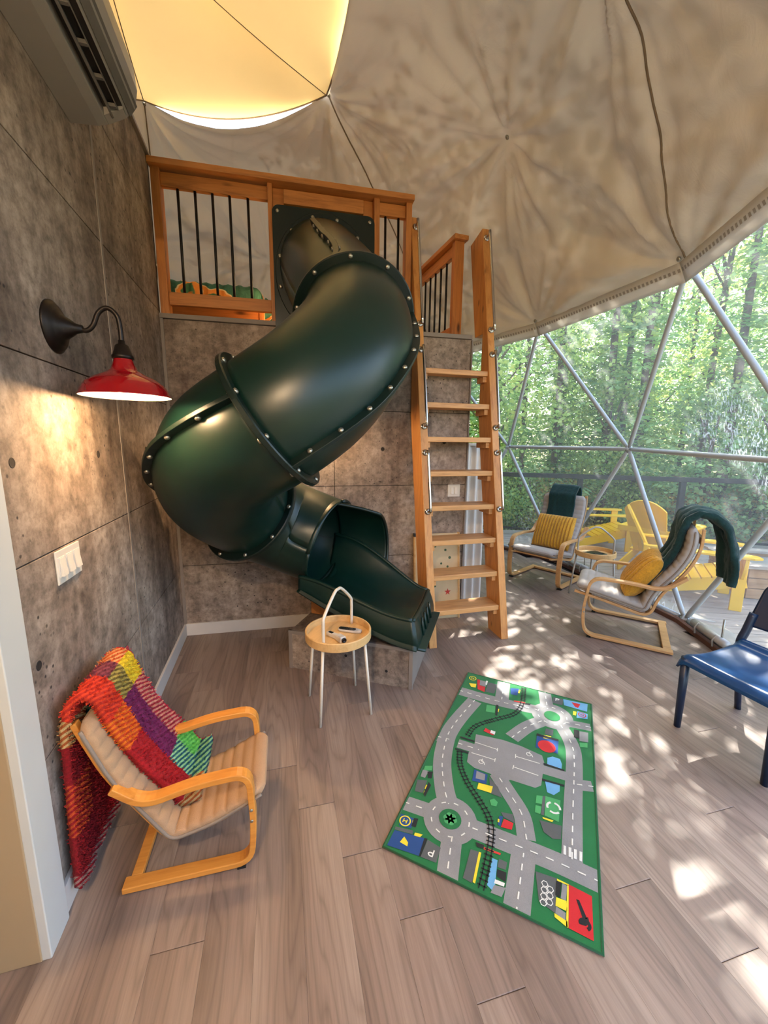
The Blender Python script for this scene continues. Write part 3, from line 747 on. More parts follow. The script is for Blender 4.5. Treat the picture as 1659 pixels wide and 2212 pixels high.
wr_ = b.build('wall_ring', 'slidedark', slide, smooth=False); wr_.matrix_local = PM
for k in range(12):
    a = .26+2*pi*k/12; bolt(Vector(((TR+.02)*cos(a), -.028, (TR+.02)*1.17*sin(a))), Vector((0,-1,0)), wr_)
for x, z in ((-.335, .405), (.335, .405), (-.335, -.405), (.335, -.405), (.335, 0)):
    bolt(Vector((x, -.010, z)), Vector((0,-1,0)), o)
# run-out chute, in the box's frame
CD = Vector((.96, -.28, 0)).normalized(); CF = frame((-.647, 2.554, 0), CD)
def sm(t): return t*t*(3-2*t)
CX0, CX1 = .075, .862
def ch(t):
    x = CX0+(CX1-CX0)*t; yc = .335-.065*t; hw = .305-.035*t; rim = .66-.17*sm(min(1, t*1.05))-.02*t; dep = .11*(1-t)**1.15+.022; return x, yc, hw, rim, dep
def cin(u, v):
    x, yc, hw, rim, dep = ch(u); w = 2*v-1; f = abs(w)**2.6
    far = (.16*(1-u)+.05*sin(pi*min(1, u*1.1)))*max(0, w); return Vector((x, yc+hw*w, rim-dep*(1-f)+far*f))
b = MB(); b.grid(cin, 40, 28)
sl_ch = b.build('chute', 'slide', slide, smooth=True, solid=.012); sl_ch.matrix_local = SLI @ CF
for sd in (0, 1):
    b = MB()
    def skirt(u, v, sd=sd):
        x, yc, hw, rim, dep = ch(u); w = 1 if sd else -1; top = cin(u, float(sd)); zb = .30+.27*(1-u)**1.3
        zz = top.z-(top.z-zb)*v
        y = top.y+w*(.018*sin(pi*v)+.028*v)*(.3+.7*u); 
        x += (.008+.035*sin(pi/2*v))*max(0, (u-.85)/.15)**2
        if v > .97: y += w*.03
        return Vector((x, y, zz))
    b.grid(skirt, 40, 12); q = b.build('chute_side', 'slide', slide, smooth=True, solid=.010); q.matrix_local = SLI @ CF
    b = MB(); b.tube([cin(i/30, float(sd)) for i in range(31)], .014, 10); q = b.build('chute_rim', 'slide', slide, smooth=True); q.matrix_local = SLI @ CF
# end face with ribs and foot lip
x, yc, hw, rim, dep = ch(1.0)
b = MB()
def endf(u, v):
    top = cin(1.0, u); z0 = .294; k = v; return Vector((top.x+.008+.035*sin(pi*min(1, k)*.5)+(.05 if k > .93 else 0), top.y+(2*u-1)*(.018*sin(pi*min(1, k/.93))+.028*min(1, k/.93)), top.z-(top.z-z0)*min(1, k/.93) if k < .93 else z0))
b.grid(endf, 28, 14); q = b.build('chute_end', 'slide', slide, smooth=True, solid=.010); q.matrix_local = SLI @ CF
b = MB(); b.tube([cin(1.0, i/20)+Vector((.004,0,0)) for i in range(21)], .015, 10); q = b.build('chute_end_rim', 'slide', slide, smooth=True); q.matrix_local = SLI @ CF
for y in (-.13, -.045, .045, .13):
    b = MB(); b.tube([(x+.035, yc+y, rim-.035), (x+.05, yc+y*1.08, .32)], .008, 8); q = b.build('rib', 'slide', slide, smooth=True); q.matrix_local = SLI @ CF
# hood: the far half of the tube runs on past the exit ring
p5, t5, s5, u5 = FRM[-1]
def hood(u, v):
    d = 100-215*v; al = radians(d); k = 1.0 if d > -45 else 1-.62*min(1, (-45-d)/60)
    if d > 72: k *= .22+.78*(100-d)/28
    L = -.06+.40*u*k
    return p5+CD*L+Vector((0,0,-.24*L))+Vector((.28,.96,0)).normalized()*cos(al)*TR*.985+Vector((0,0,1))*sin(al)*TR*.985
b = MB(); b.grid(hood, 16, 40); sl(b.build('hood', 'slide', slide, smooth=True, solid=.010))
b = MB(); b.tube([hood(i/12, 0) for i in range(3, 13)]+[hood(1, j/40) for j in range(1, 41)], .012, 8); sl(b.build('hood_rim', 'slidedark', slide, smooth=True))
b = MB(); b.tube([tubept(11*NS, radians(90)+radians(190)*k/24, TR+.004) for k in range(25)], .014, 8); sl(b.build('exit_rim', 'slidedark', slide, smooth=True))
# strap end bracket below the second flange
# ---------------------------------------------------------------- box under the run-out
BXL, BXD, BXH = .872, .52, .28
box = thing('slide_box', 'low concrete clad box with grey edge trim under the slide exit', 'platform', (-.647, 2.554, 0), atan2(-.28, .96))
b = MB(); b.box((BXL/2, BXD/2, BXH/2-.004), (BXL-.012, BXD-.012, BXH-.008)); b.build('core', 'concrete', box)
for nm, c, d in (('front_panel', (BXL/2, .004, BXH/2), (BXL-.05, .006, BXH-.03)), ('side_panel', (BXL-.004, BXD/2, BXH/2), (.006, BXD-.05, BXH-.03))):
    b = MB(); b.box(c, d); b.build(nm, 'concrete' if nm == 'front_panel' else 'greytrim', box)
for c, d in (((BXL/2, .008, BXH-.012), (BXL, .02, .024)), ((BXL-.012, .006, BXH/2), (.026, .018, BXH)), ((.012, .006, BXH/2), (.026, .018, BXH)), ((BXL-.008, BXD/2, BXH-.012), (.018, BXD, .024)), ((BXL-.008, BXD-.01, BXH/2), (.018, .022, BXH))):
    b = MB(); b.box(c, d); b.build('edge_trim', 'greytrim', box, bevel=.002)
for x, z in ((.42, .16), (.70, .10)):
    b = MB(); b.lathe([(.010, 0), (.008, .002)], 12, Matrix.Translation((x, .0005, z)) @ Matrix.Rotation(pi/2, 4, 'X')); b.build('tie_hole', 'gap', box)
b = MB(); b.box((0, 0, .105), (.12, .09, .21)); o = b.build('slide_support', 'cedarz', bevel=.003)
o.location = CF @ Vector((.085, .34, BXH)); o.rotation_euler = (0, 0, atan2(-.28, .96)); tag(o, 'short brown timber post propping up the slide tube on the box', 'support post')
# ================================================================ furniture
def arcpath(P, r, n=6):
    """2-D polyline (x, z) with rounded corners -> 3-D points in the xz plane"""
    P = [Vector((p[0], 0, p[1])) for p in P]; out = [P[0]]
    for i in range(1, len(P)-1):
        a, b_, c = P[i-1], P[i], P[i+1]; d0, d1 = (a-b_), (c-b_); q = min(r, d0.length*.49, d1.length*.49)
        s, e = b_+d0.normalized()*q, b_+d1.normalized()*q
        for k in range(n+1): t = k/n; out.append(s*(1-t)**2+b_*2*t*(1-t)+e*t*t)
    out.append(P[-1]); return out
def offset_path(pts, d):
    out = []
    for i, p in enumerate(pts):
        t = (pts[min(i+1, len(pts)-1)]-pts[max(i-1, 0)]).normalized(); out.append(p+Vector((t.z, 0, -t.x))*d)
    return out
def resample(pts, n):
    L = [0]
    for a, b_ in zip(pts, pts[1:]): L.append(L[-1]+(b_-a).length)
    out = []; j = 0
    for k in range(n+1):
        s = L[-1]*k/n
        while j < len(L)-2 and L[j+1] < s: j += 1
        out.append(pts[j].lerp(pts[j+1], (s-L[j])/max(1e-9, L[j+1]-L[j])))
    return out
def pad(path, w, th, ribs, amp, yc=0):
    """cushion swept along path (upper side towards +normal)"""
    n = 150; P = resample(path, n); N = []
    for i in range(n+1):
        t = (P[min(i+1, n)]-P[max(i-1, 0)]).normalized(); N.append(Vector((t.z, 0, -t.x)))
    b = MB(); K = 26
    def f(u, v):
        i = int(round(u*n)); a = 2*pi*v; c, s = cos(a), sin(a); q = (abs(c)**5+abs(s)**5)**(-1/5)
        e = min(1, (min(u, 1-u)*n/7+.06))**.5
        rip = amp*(abs(sin(pi*ribs*u))**.5) if s > -.3 else 0
        hw = w/2-(1-e)*.05
        y = hw*q*c; z = th/2*q*s*e+(rip*(.4+.6*max(0, s*q)) if s > 0 else rip*.35)
        return P[i]+N[i]*z+Vector((0, y+yc, 0))
    b.grid(f, n, K); b.add([f(0, k/K) for k in range(K)], [tuple(range(K))]); b.add([f(1, k/K) for k in range(K)], [tuple(range(K))[::-1]])
    return b
def lounge(name, label, side, fr, hw, padw, loc, fwd, mw, mc, me, sw=.05, st=.021, pth=.07, ribs=22, grp=None, cpath=None):
    root = thing(name, label, 'armchair', (*loc, 0), atan2(fwd[1], fwd[0]), grp)
    for sg in (1, -1):
        b = MB(); b.ribbon(side, sw, st); o = b.build('side_frame', mw, root, bevel=.003); o.location = (0, sg*hw, 0)
    xr = side[0].x; zr = side[0].z
    b = MB(); b.box((0,0,0), (.055*padw/.5, 2*hw-sw*.9, st)); o = b.build('rear_bar', mw, root, bevel=.003); o.location = (xr+.035, 0, zr+.0)
    for sg in (1, -1):
        b = MB(); b.ribbon(fr, .028, st*.9); o = b.build('seat_frame', mw, root, bevel=.003); o.location = (0, sg*(hw-.06), 0)
    for f in (.08, .42, .62, .93):
        p = resample(fr, 100)[int(f*100)]; q = resample(fr, 100)[int(f*100)+1]; d = (q-p).normalized()
        b = MB(); b.box((0,0,0), (.05, 2*(hw-.06), st*.8), frame((0,0,0), d, Vector((-d.z, 0, d.x))).to_3x3() if False else Matrix(((d.x,0,-d.z),(0,1,0),(d.z,0,d.x))))
        o = b.build('cross_slat', mw, root, bevel=.002); o.location = p
    cp = offset_path(fr, pth/2+.014)
    if cpath: cp = offset_path(cpath, pth/2+.014)
    o = pad(cp, padw, pth, ribs, .009).build('cushion', mc, root, smooth=True)
    e = resample(cp, 60)
    for sg in (1, -1):
        b = MB(); b.tube([p+Vector((0, sg*(padw/2+.001), 0)) for p in e[1:-1]], .006, 8); b.build('cushion_piping', me, o, smooth=True)
    arm = [p for p in side if p.z > .1]
    lx = max(side, key=lambda p: p.x)
    for sg in (1, -1):
        for z in ((.62, .47) if padw > .4 else (.66, .48)):
            b = MB(); b.lathe([(.006, 0), (.006, .002), (.003, .003)], 10, Matrix.Translation((lx.x-.004, sg*(hw+sw/2), lx.z*1.0+z*.0+ (z-.5)*.25)) @ Matrix.Rotation(-sg*pi/2, 4, 'X')); b.build('bolt', 'bolt', root, smooth=True)
        b = MB(); b.box((-.035, sg*hw, .004), (.03, sw, .008)); b.build('foot_pad', 'rubber', root)
    return root
adult_side = arcpath([(-.60,.021),(.005,.021),(.026,.22),(-.012,.503),(-.30,.507),(-.49,.485),(-.625,.61)], .085)
adult_fr = arcpath([(.105,.352),(-.15,.305),(-.43,.24),(-.475,.42),(-.62,.63),(-.685,.80),(-.685,.965)], .085, 8)
kid_side = arcpath([(-.425,.018),(.002,.018),(.015,.18),(.006,.385),(-.17,.375),(-.335,.335),(-.425,.415)], .06)
kid_fr = arcpath([(.085,.275),(-.10,.185),(-.27,.145),(-.345,.27),(-.45,.45),(-.525,.66)], .06, 8)
kid_fr = [p+Vector((-.012, 0, -.03)) for p in kid_fr]
lounge('lounge_chair', 'bentwood armchair with pale grey cushion, standing behind the ladder', adult_side, adult_fr, .29, .50, (1.689, 4.313), (-.745, -.667), 'birch', 'cush', 'cushside')
lounge('lounge_chair', 'bentwood armchair with pale grey cushion, close beside the clear dome window', adult_side, adult_fr, .29, .50, (1.81, 3.325), (-.86, .511), 'birch', 'cush', 'cushside')
lounge('childs_armchair', 'small amber bentwood armchair with tan ribbed cushion against the concrete wall', kid_side, kid_fr[3:], .172, .33, (-.525, 1.418), (.968, .246), 'birchwarm', 'cushwarm', 'cushside', .045, .022, .045, 18, cpath=kid_fr)
# ---------------------------------------------------------------- pillows
def pillow(label, loc, fwd, tilt, w=.46, h=.42, th=.16, lift=0):
    root = bpy.data.objects.new('pillow', None); COL.objects.link(root)
    b = MB(); n = 156; m_ = 40
    def f(u, v, sg):
        x, y = 2*u-1, 2*v-1; e = ((1-abs(x)**3.2)*(1-abs(y)**3.2)); e = max(0, e)**.55
        pin = 1-.07*(abs(x)**2*abs(y)**2); rib = .024*(abs(sin(pi*6.5*(x+1)))**.55-.5)*min(1, e*2)
        return Vector((sg*(th/2*e+rib), w/2*x*(1-.06*(1-abs(y)**2))*pin, h/2*y*(1-.06*(1-abs(x)**2))*pin))
    b.grid(lambda u, v: f(u, v, 1), n, m_); b.grid(lambda u, v: f(u, v, -1), n, m_)
    o = b.build('pillow', 'mustard', smooth=True)
    bpy.data.objects.remove(root)
    R = Matrix.Rotation(atan2(fwd[1], fwd[0]), 4, 'Z') @ Matrix.Rotation(-tilt, 4, 'Y')
    o.matrix_world = Matrix.Translation(loc) @ R
    return tag(o, label, 'pillow')
def on(loc, fwd, x, y, z):
    f = Vector(fwd).normalized(); return (loc[0]+f.x*x-f.y*y, loc[1]+f.y*x+f.x*y, z)
pillow('mustard ribbed pillow upright on the armchair behind the ladder', on((1.689,4.313), (-.745,-.667), -.37, .02, .555), (-.745,-.667), radians(24), .47, .42, .13)
pillow('mustard ribbed pillow leaning in the armchair beside the dome window', on((1.81,3.325), (-.86,.511), -.36, .0, .53), (-.86,.511), radians(33), .44, .42, .17)
# ---------------------------------------------------------------- throws
def drape(path, y0, y1, fold, seed, n=90, k=36, skew=0, widen=0):
    P = resample(path, n); b = MB()
    def f(u, v):
        i = int(round(u*n)); t = (P[min(i+1, n)]-P[max(i-1, 0)]).normalized(); nn = Vector((t.z, 0, -t.x))
        y = y0+(y1-y0)*v+skew*(u-.5); y += widen*(u-.5)*(v-.5)
        d = fold*(noise.noise(Vector((y*11+seed, u*2.0, seed)))+.5*noise.noise(Vector((y*30, u*5, seed+4))))+.004*noise.noise(Vector((y*60, u*50, seed)))
        return P[i]+nn*(d+.012)+Vector((0, y, 0))
    b.grid(f, n, k); return b
def throw(label, b, mats, loc, fwd, thick=.02):
    o = b.build('throw_blanket', mats, smooth=True, solid=thick); o.matrix_world = Matrix.Translation((*loc, 0)) @ Matrix.Rotation(atan2(fwd[1], fwd[0]), 4, 'Z'); return tag(o, label, 'blanket')
cpA = offset_path(adult_fr, .100)
up = [p for p in resample(cpA, 60)][40:]
throw('dark green throw over the top of the armchair behind the ladder', drape(up+[Vector((-.66,0,1.055)), Vector((-.70,0,1.06)), Vector((-.735,0,1.0)), Vector((-.74,0,.8)), Vector((-.73,0,.62))], -.16, .15, .006, 2), 'teal', (1.689,4.313), (-.745,-.667))
up = [p for p in resample(cpA, 60)][31:]
up = up[:-3]
throw('dark green throw draped over the armchair close beside the dome window', drape(up+[Vector((-.60,0,1.01)), Vector((-.66,0,1.055)), Vector((-.74,0,1.035)), Vector((-.81,0,.96)), Vector((-.86,0,.82)), Vector((-.885,0,.66)), Vector((-.89,0,.55))], -.25, .165, .040, 5, widen=-.06), 'teal', (1.81,3.325), (-.86,.511), .045)
def twill(name, c1, c2, ang=.6, sc=62):
    t = NT(name); v = t.coord('Object'); mp = t.add('Mapping'); mp.inputs['Rotation'].default_value = (.5, ang, .35); t.link(v, mp.inputs[0])
    w = t.add('TexWave', wave_type='BANDS', bands_direction='Z'); t.link(mp.outputs[0], w.inputs['Vector']); w.inputs['Scale'].default_value = sc/3.0; w.inputs['Distortion'].default_value = 1.4; w.inputs['Detail'].default_value = 2
    col = t.ramp(w.outputs['Fac'], [(.35, lin(c1)), (.62, lin(c2))]); fz = t.noise(v, 150, 3, .7); col = t.mix(.5, col, t.ramp(fz, [(.3, (.5,.5,.5)), (.7, (1.15,1.15,1.15))]), 'MULTIPLY')
    t.bump(fz, .8, .008); return t.set(col, .95)
PL = [twill('wool_red', (178, 16, 28), (166, 10, 24)), twill('wool_deep_red', (148, 6, 22), (138, 4, 19)), twill('wool_orange', (236, 120, 20), (206, 70, 22)), twill('wool_vermilion', (226, 64, 26), (190, 40, 24)),
      twill('wool_tan_twill', (206, 176, 120), (176, 92, 40)), twill('wool_purple', (116, 22, 84), (106, 18, 76)), twill('wool_olive', (170, 152, 74), (106, 92, 40)), twill('wool_plum', (136, 62, 76), (112, 44, 60)),
      twill('wool_teal_twill', (150, 206, 150), (28, 96, 110)), twill('wool_green', (128, 218, 100), (96, 190, 84)), twill('wool_pink_twill', (206, 140, 120), (160, 34, 56)), twill('wool_yellow', (226, 198, 36), (206, 176, 30)),
      twill('wool_orange_twill', (226, 160, 100), (206, 92, 36)), twill('wool_lime', (166, 226, 110), (140, 206, 96)), twill('wool_red_orange_twill', (206, 80, 30), (160, 16, 26)), twill('wool_hem', (170, 130, 120), (150, 14, 34)), twill('wool_magenta', (206, 16, 66), (180, 10, 56))]
kp = offset_path(kid_fr, .072)
kup = [p for p in resample(kp, 60)][17:]
kpath = kup[1:]+[Vector((-.475,0,.69)), Vector((-.505,0,.712)), Vector((-.53,0,.69)), Vector((-.546,0,.62)), Vector((-.548,0,.5)), Vector((-.550,0,.3)), Vector((-.546,0,.06))]
b = drape(kpath, -.125, .195, .010, 11, 150, 54, skew=-.11)
rows = [(.07, (4, 8, 8)), (.16, (0, 8, 9)), (.30, (0, 5, 10)), (.40, (2, 5, 10)), (.475, (3, 6, 11)), (.555, (3, 7, 12)), (.62, (4, 8, 13)), (.72, (1, 1, 9)), (.86, (14, 1, 1)), (.965, (1, 1, 0)), (1.01, (15, 15, 15))]
cols = [.36, .68, .975, 1.01]
n, k = 150, 54
b.mi = []
for i in range(n):
    for j in range(k):
        u, v = (i+.5)/n, (j+.5)/k
        r = next(q for t_, q in rows if u < t_); c = next(q for q in range(4) if v < cols[q])
        b.mi.append(16 if c == 3 and u < .6 else r[min(c, 2)])
kt = throw('chunky multicoloured plaid wool throw over the small amber armchair', b, PL, (-.525,1.418), (.968,.246), .022)
tf = MB(); RT = random.Random(3)
for i in range(n):
    for j in range(k):
        q = [Vector(b.v[i*(k+1)+j]), Vector(b.v[(i+1)*(k+1)+j]), Vector(b.v[(i+1)*(k+1)+j+1]), Vector(b.v[i*(k+1)+j+1])]
        nn = (q[2]-q[0]).cross(q[3]-q[1]).normalized(); tf.cur = b.mi[i*k+j]
        for _ in range(3):
            u, v = RT.random(), RT.random(); p = (q[0].lerp(q[1], u)).lerp(q[3].lerp(q[2], u), v)
            for sg in ((1, -1) if RT.random() < .25 else ((1,) if nn.x > -9 else (-1,))):
                d = Vector((RT.uniform(-1,1), RT.uniform(-1,1), RT.uniform(-1,1)))*.0045; a = nn.orthogonal().normalized(); a = Matrix.Rotation(RT.random()*6.3, 3, nn) @ a*.0026
                o_ = p+nn*sg*.009; tf.add([o_-a, o_+a, o_+a*.6+d+nn*sg*.009, o_-a*.6+d+nn*sg*.009], [(0,1,2,3)])
to = tf.build('wool_pile', PL, kt, recalc=False); to['kind'] = 'stuff'
# ---------------------------------------------------------------- side tables
def side_table(label, loc, rz, wood_m='traywood', leg_m='handlewhite'):
    root = thing('side_table', label, 'side table', (*loc, 0), rz, None)
    b = MB(); b.lathe([(.0, .436), (.182, .436), (.19, .442), (.19, .486), (.187, .49), (.180, .49), (.178, .484), (.178, .450), (.0, .449)], 56, cap=False); b.build('tray', wood_m, root, smooth=False, bevel=0)
    P = [(.17, 0), (0, .17), (-.17, 0), (0, -.17)]
    for x, y in P:
        f = 1.24; b = MB(); b.tube([(x*f, y*f, .0), (x, y, .437)], .0085, 12); b.build('leg', leg_m, root, smooth=True)
    b = MB(); b.tube(catmull([(-.163,0,.45),(-.163,0,.58),(-.15,0,.625),(-.045,0,.715),(0,0,.728),(.045,0,.715),(.15,0,.625),(.163,0,.58),(.163,0,.45)], 5), .0088, 12); b.build('hoop_handle', leg_m, root, smooth=True)
    return root
side_table('round birch tray table with off white hoop handle before the slide box', (-.258, 2.16), radians(104-45+8))
side_table('round birch tray table with hoop handle beside the dome window', (2.17, 3.96), radians(-20), 'traywood', 'pipe')
# handheld remote and thermometer on the near table
def dev(name, label, loc, rz, cat):
    return thing(name, label, cat, loc, rz)
r = dev('remote_control', 'slim pale remote with black button face on the tray table', (-.195, 2.205, .4505), radians(-14), 'remote')
b = MB(); pts = []
for k in range(24):
    a = 2*pi*k/24; c, s = cos(a), sin(a); q = (abs(c)**4+abs(s)**4)**(-.25); pts.append((.072*c*q, .021*s*q))
b.prism(pts, 0, .014); b.build('body', 'remote', r, bevel=.004)
b = MB(); b.prism([(x*.72-.016, y*.82) for x, y in pts], .014, .0155); b.build('face', 'blackplastic', r)
b = MB(); b.box((-.043, 0, .0157), (.034, .022, .001)); b.build('display', 'screen', r)
for i in range(4):
    for j in range(2):
        b = MB(); b.lathe([(.0038, 0), (.003, .0012)], 10, Matrix.Translation((-.015+.012*i, -.007+.014*j, .0155))); b.build('button', 'blackplastic' if False else 'screen', r)
r = dev('thermometer', 'pale handheld thermometer with bent grip on the tray table', (-.262, 2.115, .4505), radians(-38), 'thermometer')
b = MB(); b.hexa([(-.075,-.014,0),(.01,-.016,0),(.01,.016,0),(-.075,.014,0),(-.075,-.012,.022),(.01,-.014,.026),(.01,.014,.026),(-.075,.012,.022)]); b.build('grip', 'remote', r, bevel=.005)
b = MB(); b.hexa([(0,-.018,0),(.062,-.034,0),(.074,.006,0),(.01,.02,0),(0,-.016,.03),(.06,-.03,.034),(.07,.004,.034),(.01,.018,.03)]); b.build('head', 'remote', r, bevel=.006)
b = MB(); b.lathe([(.014, 0), (.014, .008), (.009, .009), (.008, .004)], 16, frame((.068, -.014, .017), (0,0,1), (.96,-.28,0))); b.build('sensor', 'blackplastic', r, smooth=True)
b = MB(); b.box((-.045, 0, .0236), (.034, .018, .001)); b.build('display', 'screen', r)
bk = thing('magazine', 'dark covered magazine lying on the tray table beside the window', 'magazine', (2.15, 3.95, .4505), radians(20))
b = MB(); b.box((0, 0, .005), (.20, .15, .009)); b.build('pages', 'remote', bk)
b = MB(); b.box((0, 0, .0105), (.203, .153, .0015)); b.build('cover', 'screen', bk)
b = MB(); b.box((.03, -.03, .014), (.10, .03, .005)); b.build('spectacle_case', 'blackplastic', bk, bevel=.002)
# ---------------------------------------------------------------- blue chair
bf = (-.953, -.305); bc = thing('stacking_chair', 'blue plastic stacking chair with navy legs standing on the floor beside the play rug', 'chair', (1.706, 1.805, 0), atan2(-.305, -.953))
def seatf(u, v):
    x = .035-.45*u; y = .225*(2*v-1)*(1-.06*u); z = .445-.02*sin(pi*min(1, u*1.2))-.012*(1-abs(2*v-1)**2)*sin(pi*u)
    if u < .12: z -= .055*((.12-u)/.12)**1.8; x -= .010*((.12-u)/.12)
    if u > .9: z += .03*((u-.9)/.1)**2
    z -= .03*max(0, abs(2*v-1)-.9)/.1*1.0
    return Vector((x, y, z))
b = MB(); b.grid(seatf, 36, 28); b.build('seat', 'blue', bc, smooth=True, solid=.012)
def backf(u, v):
    z = .545+.265*u; w = (.205-.02*u)*(1-.22*max(0, (u-.72)/.28)**2.4); y = w*(2*v-1); x = -.455-.11*u*.9-.02*(1-(2*v-1)**2); return Vector((x, y, z))
b = MB(); b.grid(backf, 24, 24); b.build('backrest', 'navy', bc, smooth=True, solid=.014)
for sg in (1, -1):
    b = MB(); b.tube([(-.015, sg*.205, 0), (-.005, sg*.203, .42)], [.0165, .023], 12); b.build('leg', 'navy', bc, smooth=True)
    b = MB(); b.tube(catmull([(-.52, sg*.21, 0), (-.45, sg*.205, .30), (-.425, sg*.203, .44), (-.445, sg*.195, .52), (-.475, sg*.188, .62)], 5), [.0165]*6+[.021]*15, 12); b.build('leg', 'navy', bc, smooth=True)
# ================================================================ rug
RUG_POLYS = {'grey': [[(183,765),(320,786),(410,784),(516,764),(530,718),(527,571),(504,545),(393,540),(369,482),(306,534),(228,535),(187,555),(179,616),(192,691)],[(685,1039),(728,1048),(727,968),(685,958)],[(242,521),(284,519),(288,482),(248,476)],[(413,49),(451,57),(443,21),(406,18)],[(630,163),(647,160),(643,106),(627,108)],[(614,74),(644,67),(644,43),(613,51)],[(93,1275),(141,1276),(141,1217),(102,1219)],[(9,414),(37,418),(35,373),(13,372)]],'dark': [[(146,1275),(203,1276),(204,1170),(149,1165)],[(303,513),(351,473),(378,425),(326,425)],[(6,349),(49,364),(53,292),(18,285)],[(535,385),(620,398),(619,335),(590,323),(556,337)],[(384,351),(431,363),(445,325),(399,332)],[(145,100),(202,92),(204,30),(144,25)],[(307,138),(341,142),(340,20),(307,23)],[(412,150),(442,149),(441,119),(412,116)],[(540,163),(612,171),(613,51),(560,65)],[(690,1031),(723,1037),(722,976),(690,971)],[(537,1299),(595,1304),(593,1239),(540,1236)],[(9,94),(81,109),(84,93),(11,81)],[(519,981),(557,987),(556,936),(515,934)],[(538,514),(550,519),(550,416),(539,414)]],'red': [[(73,1275),(92,1277),(103,1216),(140,1213),(146,1158),(100,1169)],[(401,325),(440,322),(438,289),(396,282)],[(651,168),(724,162),(726,22),(654,25)],[(641,1295),(666,1296),(690,1296),(678,1252),(662,1254)],[(220,836),(242,827),(276,819),(268,796),(214,807)]],'blue': [[(287,1274),(340,1292),(336,1213),(297,1210)],[(479,909),(586,908),(586,811),(481,808)],[(230,526),(294,523),(299,465),(236,456)],[(381,330),(396,334),(395,285),(383,286)],[(5,156),(65,160),(70,114),(21,104)],[(12,78),(141,101),(138,25),(11,9)]],'sky': [[(595,1304),(730,1317),(725,1238),(601,1243)],[(674,1220),(728,1218),(727,1168),(670,1153)],[(541,760),(564,780),(598,779),(608,747),(607,711),(543,714)],[(541,605),(604,610),(605,574),(582,541),(554,544)],[(389,141),(408,141),(418,24),(390,37)]],'yellow': [[(35,1208),(80,1222),(85,1179),(57,1174)],[(266,457),(329,466),(329,427),(267,422)],[(51,42),(58,70),(81,54),(84,39)],[(90,104),(121,110),(115,95),(91,91)],[(338,141),(347,142),(351,23),(342,24)],[(613,104),(645,107),(648,74),(612,75)],[(646,165),(651,165),(653,25),(646,26)],[(612,170),(651,168),(651,163),(613,163)],[(610,50),(649,43),(651,24),(611,38)],[(512,920),(549,928),(548,905),(512,895)],[(663,1028),(669,1028),(669,1016),(663,1015)],[(674,1027),(680,1028),(680,1015),(674,1014)],[(663,1003),(669,1003),(669,991),(663,990)],[(674,1002),(680,1002),(680,990),(674,990)],[(652,1208),(670,1210),(666,1172),(651,1171)],[(378,314),(385,314),(387,299),(380,298)],[(62,150),(74,153),(78,129),(67,129)],[(42,406),(56,408),(57,389),(46,388)],[(52,340),(65,339),(64,315),(54,316)],[(55,306),(66,304),(67,286),(58,288)],[(242,1030),(259,1031),(260,1002),(245,1001)],[(337,1281),(347,1282),(346,1243),(337,1244)],[(545,405),(588,408),(583,398),(549,398)]],'black': [[(526,716),(620,715),(620,705),(527,704)],[(527,613),(622,621),(623,610),(528,601)],[(112,711),(187,712),(190,701),(115,700)],[(110,617),(178,621),(181,609),(112,607)],[(478,918),(585,920),(586,905),(476,898)],[(658,1041),(683,1044),(685,977),(658,975)],[(413,108),(445,110),(448,76),(416,81)],[(610,161),(627,162),(624,107),(610,110)],[(33,411),(56,423),(64,383),(47,379)],[(58,359),(74,347),(70,277),(58,288)],[(64,161),(81,166),(85,125),(66,123)],[(675,127),(684,129),(708,80),(697,68)],[(693,72),(711,86),(715,69),(704,55),(684,52)],[(132,100),(144,102),(144,25),(137,24)],[(236,1065),(249,1064),(259,965),(248,966)],[(319,174),(351,176),(351,160),(326,157)],[(391,1159),(420,1166),(418,1153),(390,1147)]],'white': [[(629,313),(638,314),(639,276),(630,275)],[(647,314),(657,316),(657,276),(648,274)],[(666,315),(676,317),(676,276),(666,276)],[(685,315),(695,316),(694,276),(685,276)],[(412,69),(446,71),(445,58),(412,54)],[(130,1285),(142,1286),(144,1237),(134,1241)],[(250,831),(274,830),(274,805),(250,808)],[(431,97),(444,98),(444,83),(431,83)]],'lgreen': [[(549,520),(610,525),(608,411),(553,417)],[(513,506),(538,514),(538,469),(513,464)],[(514,452),(538,456),(536,416),(514,414)],[(184,1039),(234,1049),(242,985),(192,975)],[(330,389),(346,405),(364,393),(362,370),(341,365)],[(685,946),(723,960),(723,925),(688,913)],[(11,440),(43,456),(49,429),(14,411)]],'redstripe': [[(326,1155),(390,1167),(389,1154),(326,1143)],[(352,169),(415,173),(414,165),(352,159)]]}
RUG_ROADS = [([(3,1103),(163,1100),(286,1106),(461,1126)],85),([(238,1325),(257,1123)],80),([(487,1341),(515,1161)],75),([(614,1082),(742,1101)],62),([(110,1048),(72,877),(52,750),(51,655),(78,500),(132,362),(174,289)],88),([(1,655),(65,662)],62),([(-1,213),(102,221)],72),([(229,152),(254,-3)],80),([(293,226),(421,229),(584,233),(747,227)],85),([(493,212),(495,4)],88),([(497,273),(465,380),(397,469),(331,547)],72),([(360,824),(422,945),(492,1034)],78),([(592,1044),(646,921),(662,795),(660,502),(660,259)],74),([(674,650),(742,670)],62),([(114,657),(222,660)],62),([(513,673),(630,679)],56)]
RUG_RAILS = [[(364,1313),(374,1151),(347,1031),(263,938),(169,829),(144,727)],[(135,610),(162,522),(215,441),(285,370),(335,315),(361,261),(372,184),(375,86),(374,13)]]
RUG_LINES = [[(193,703),(307,703)],[(306,714),(308,690)],[(193,623),(310,628)],[(308,639),(309,615)],[(396,698),(510,703)],[(395,712),(398,685)],[(395,624),(510,623)],[(397,635),(396,609)]]
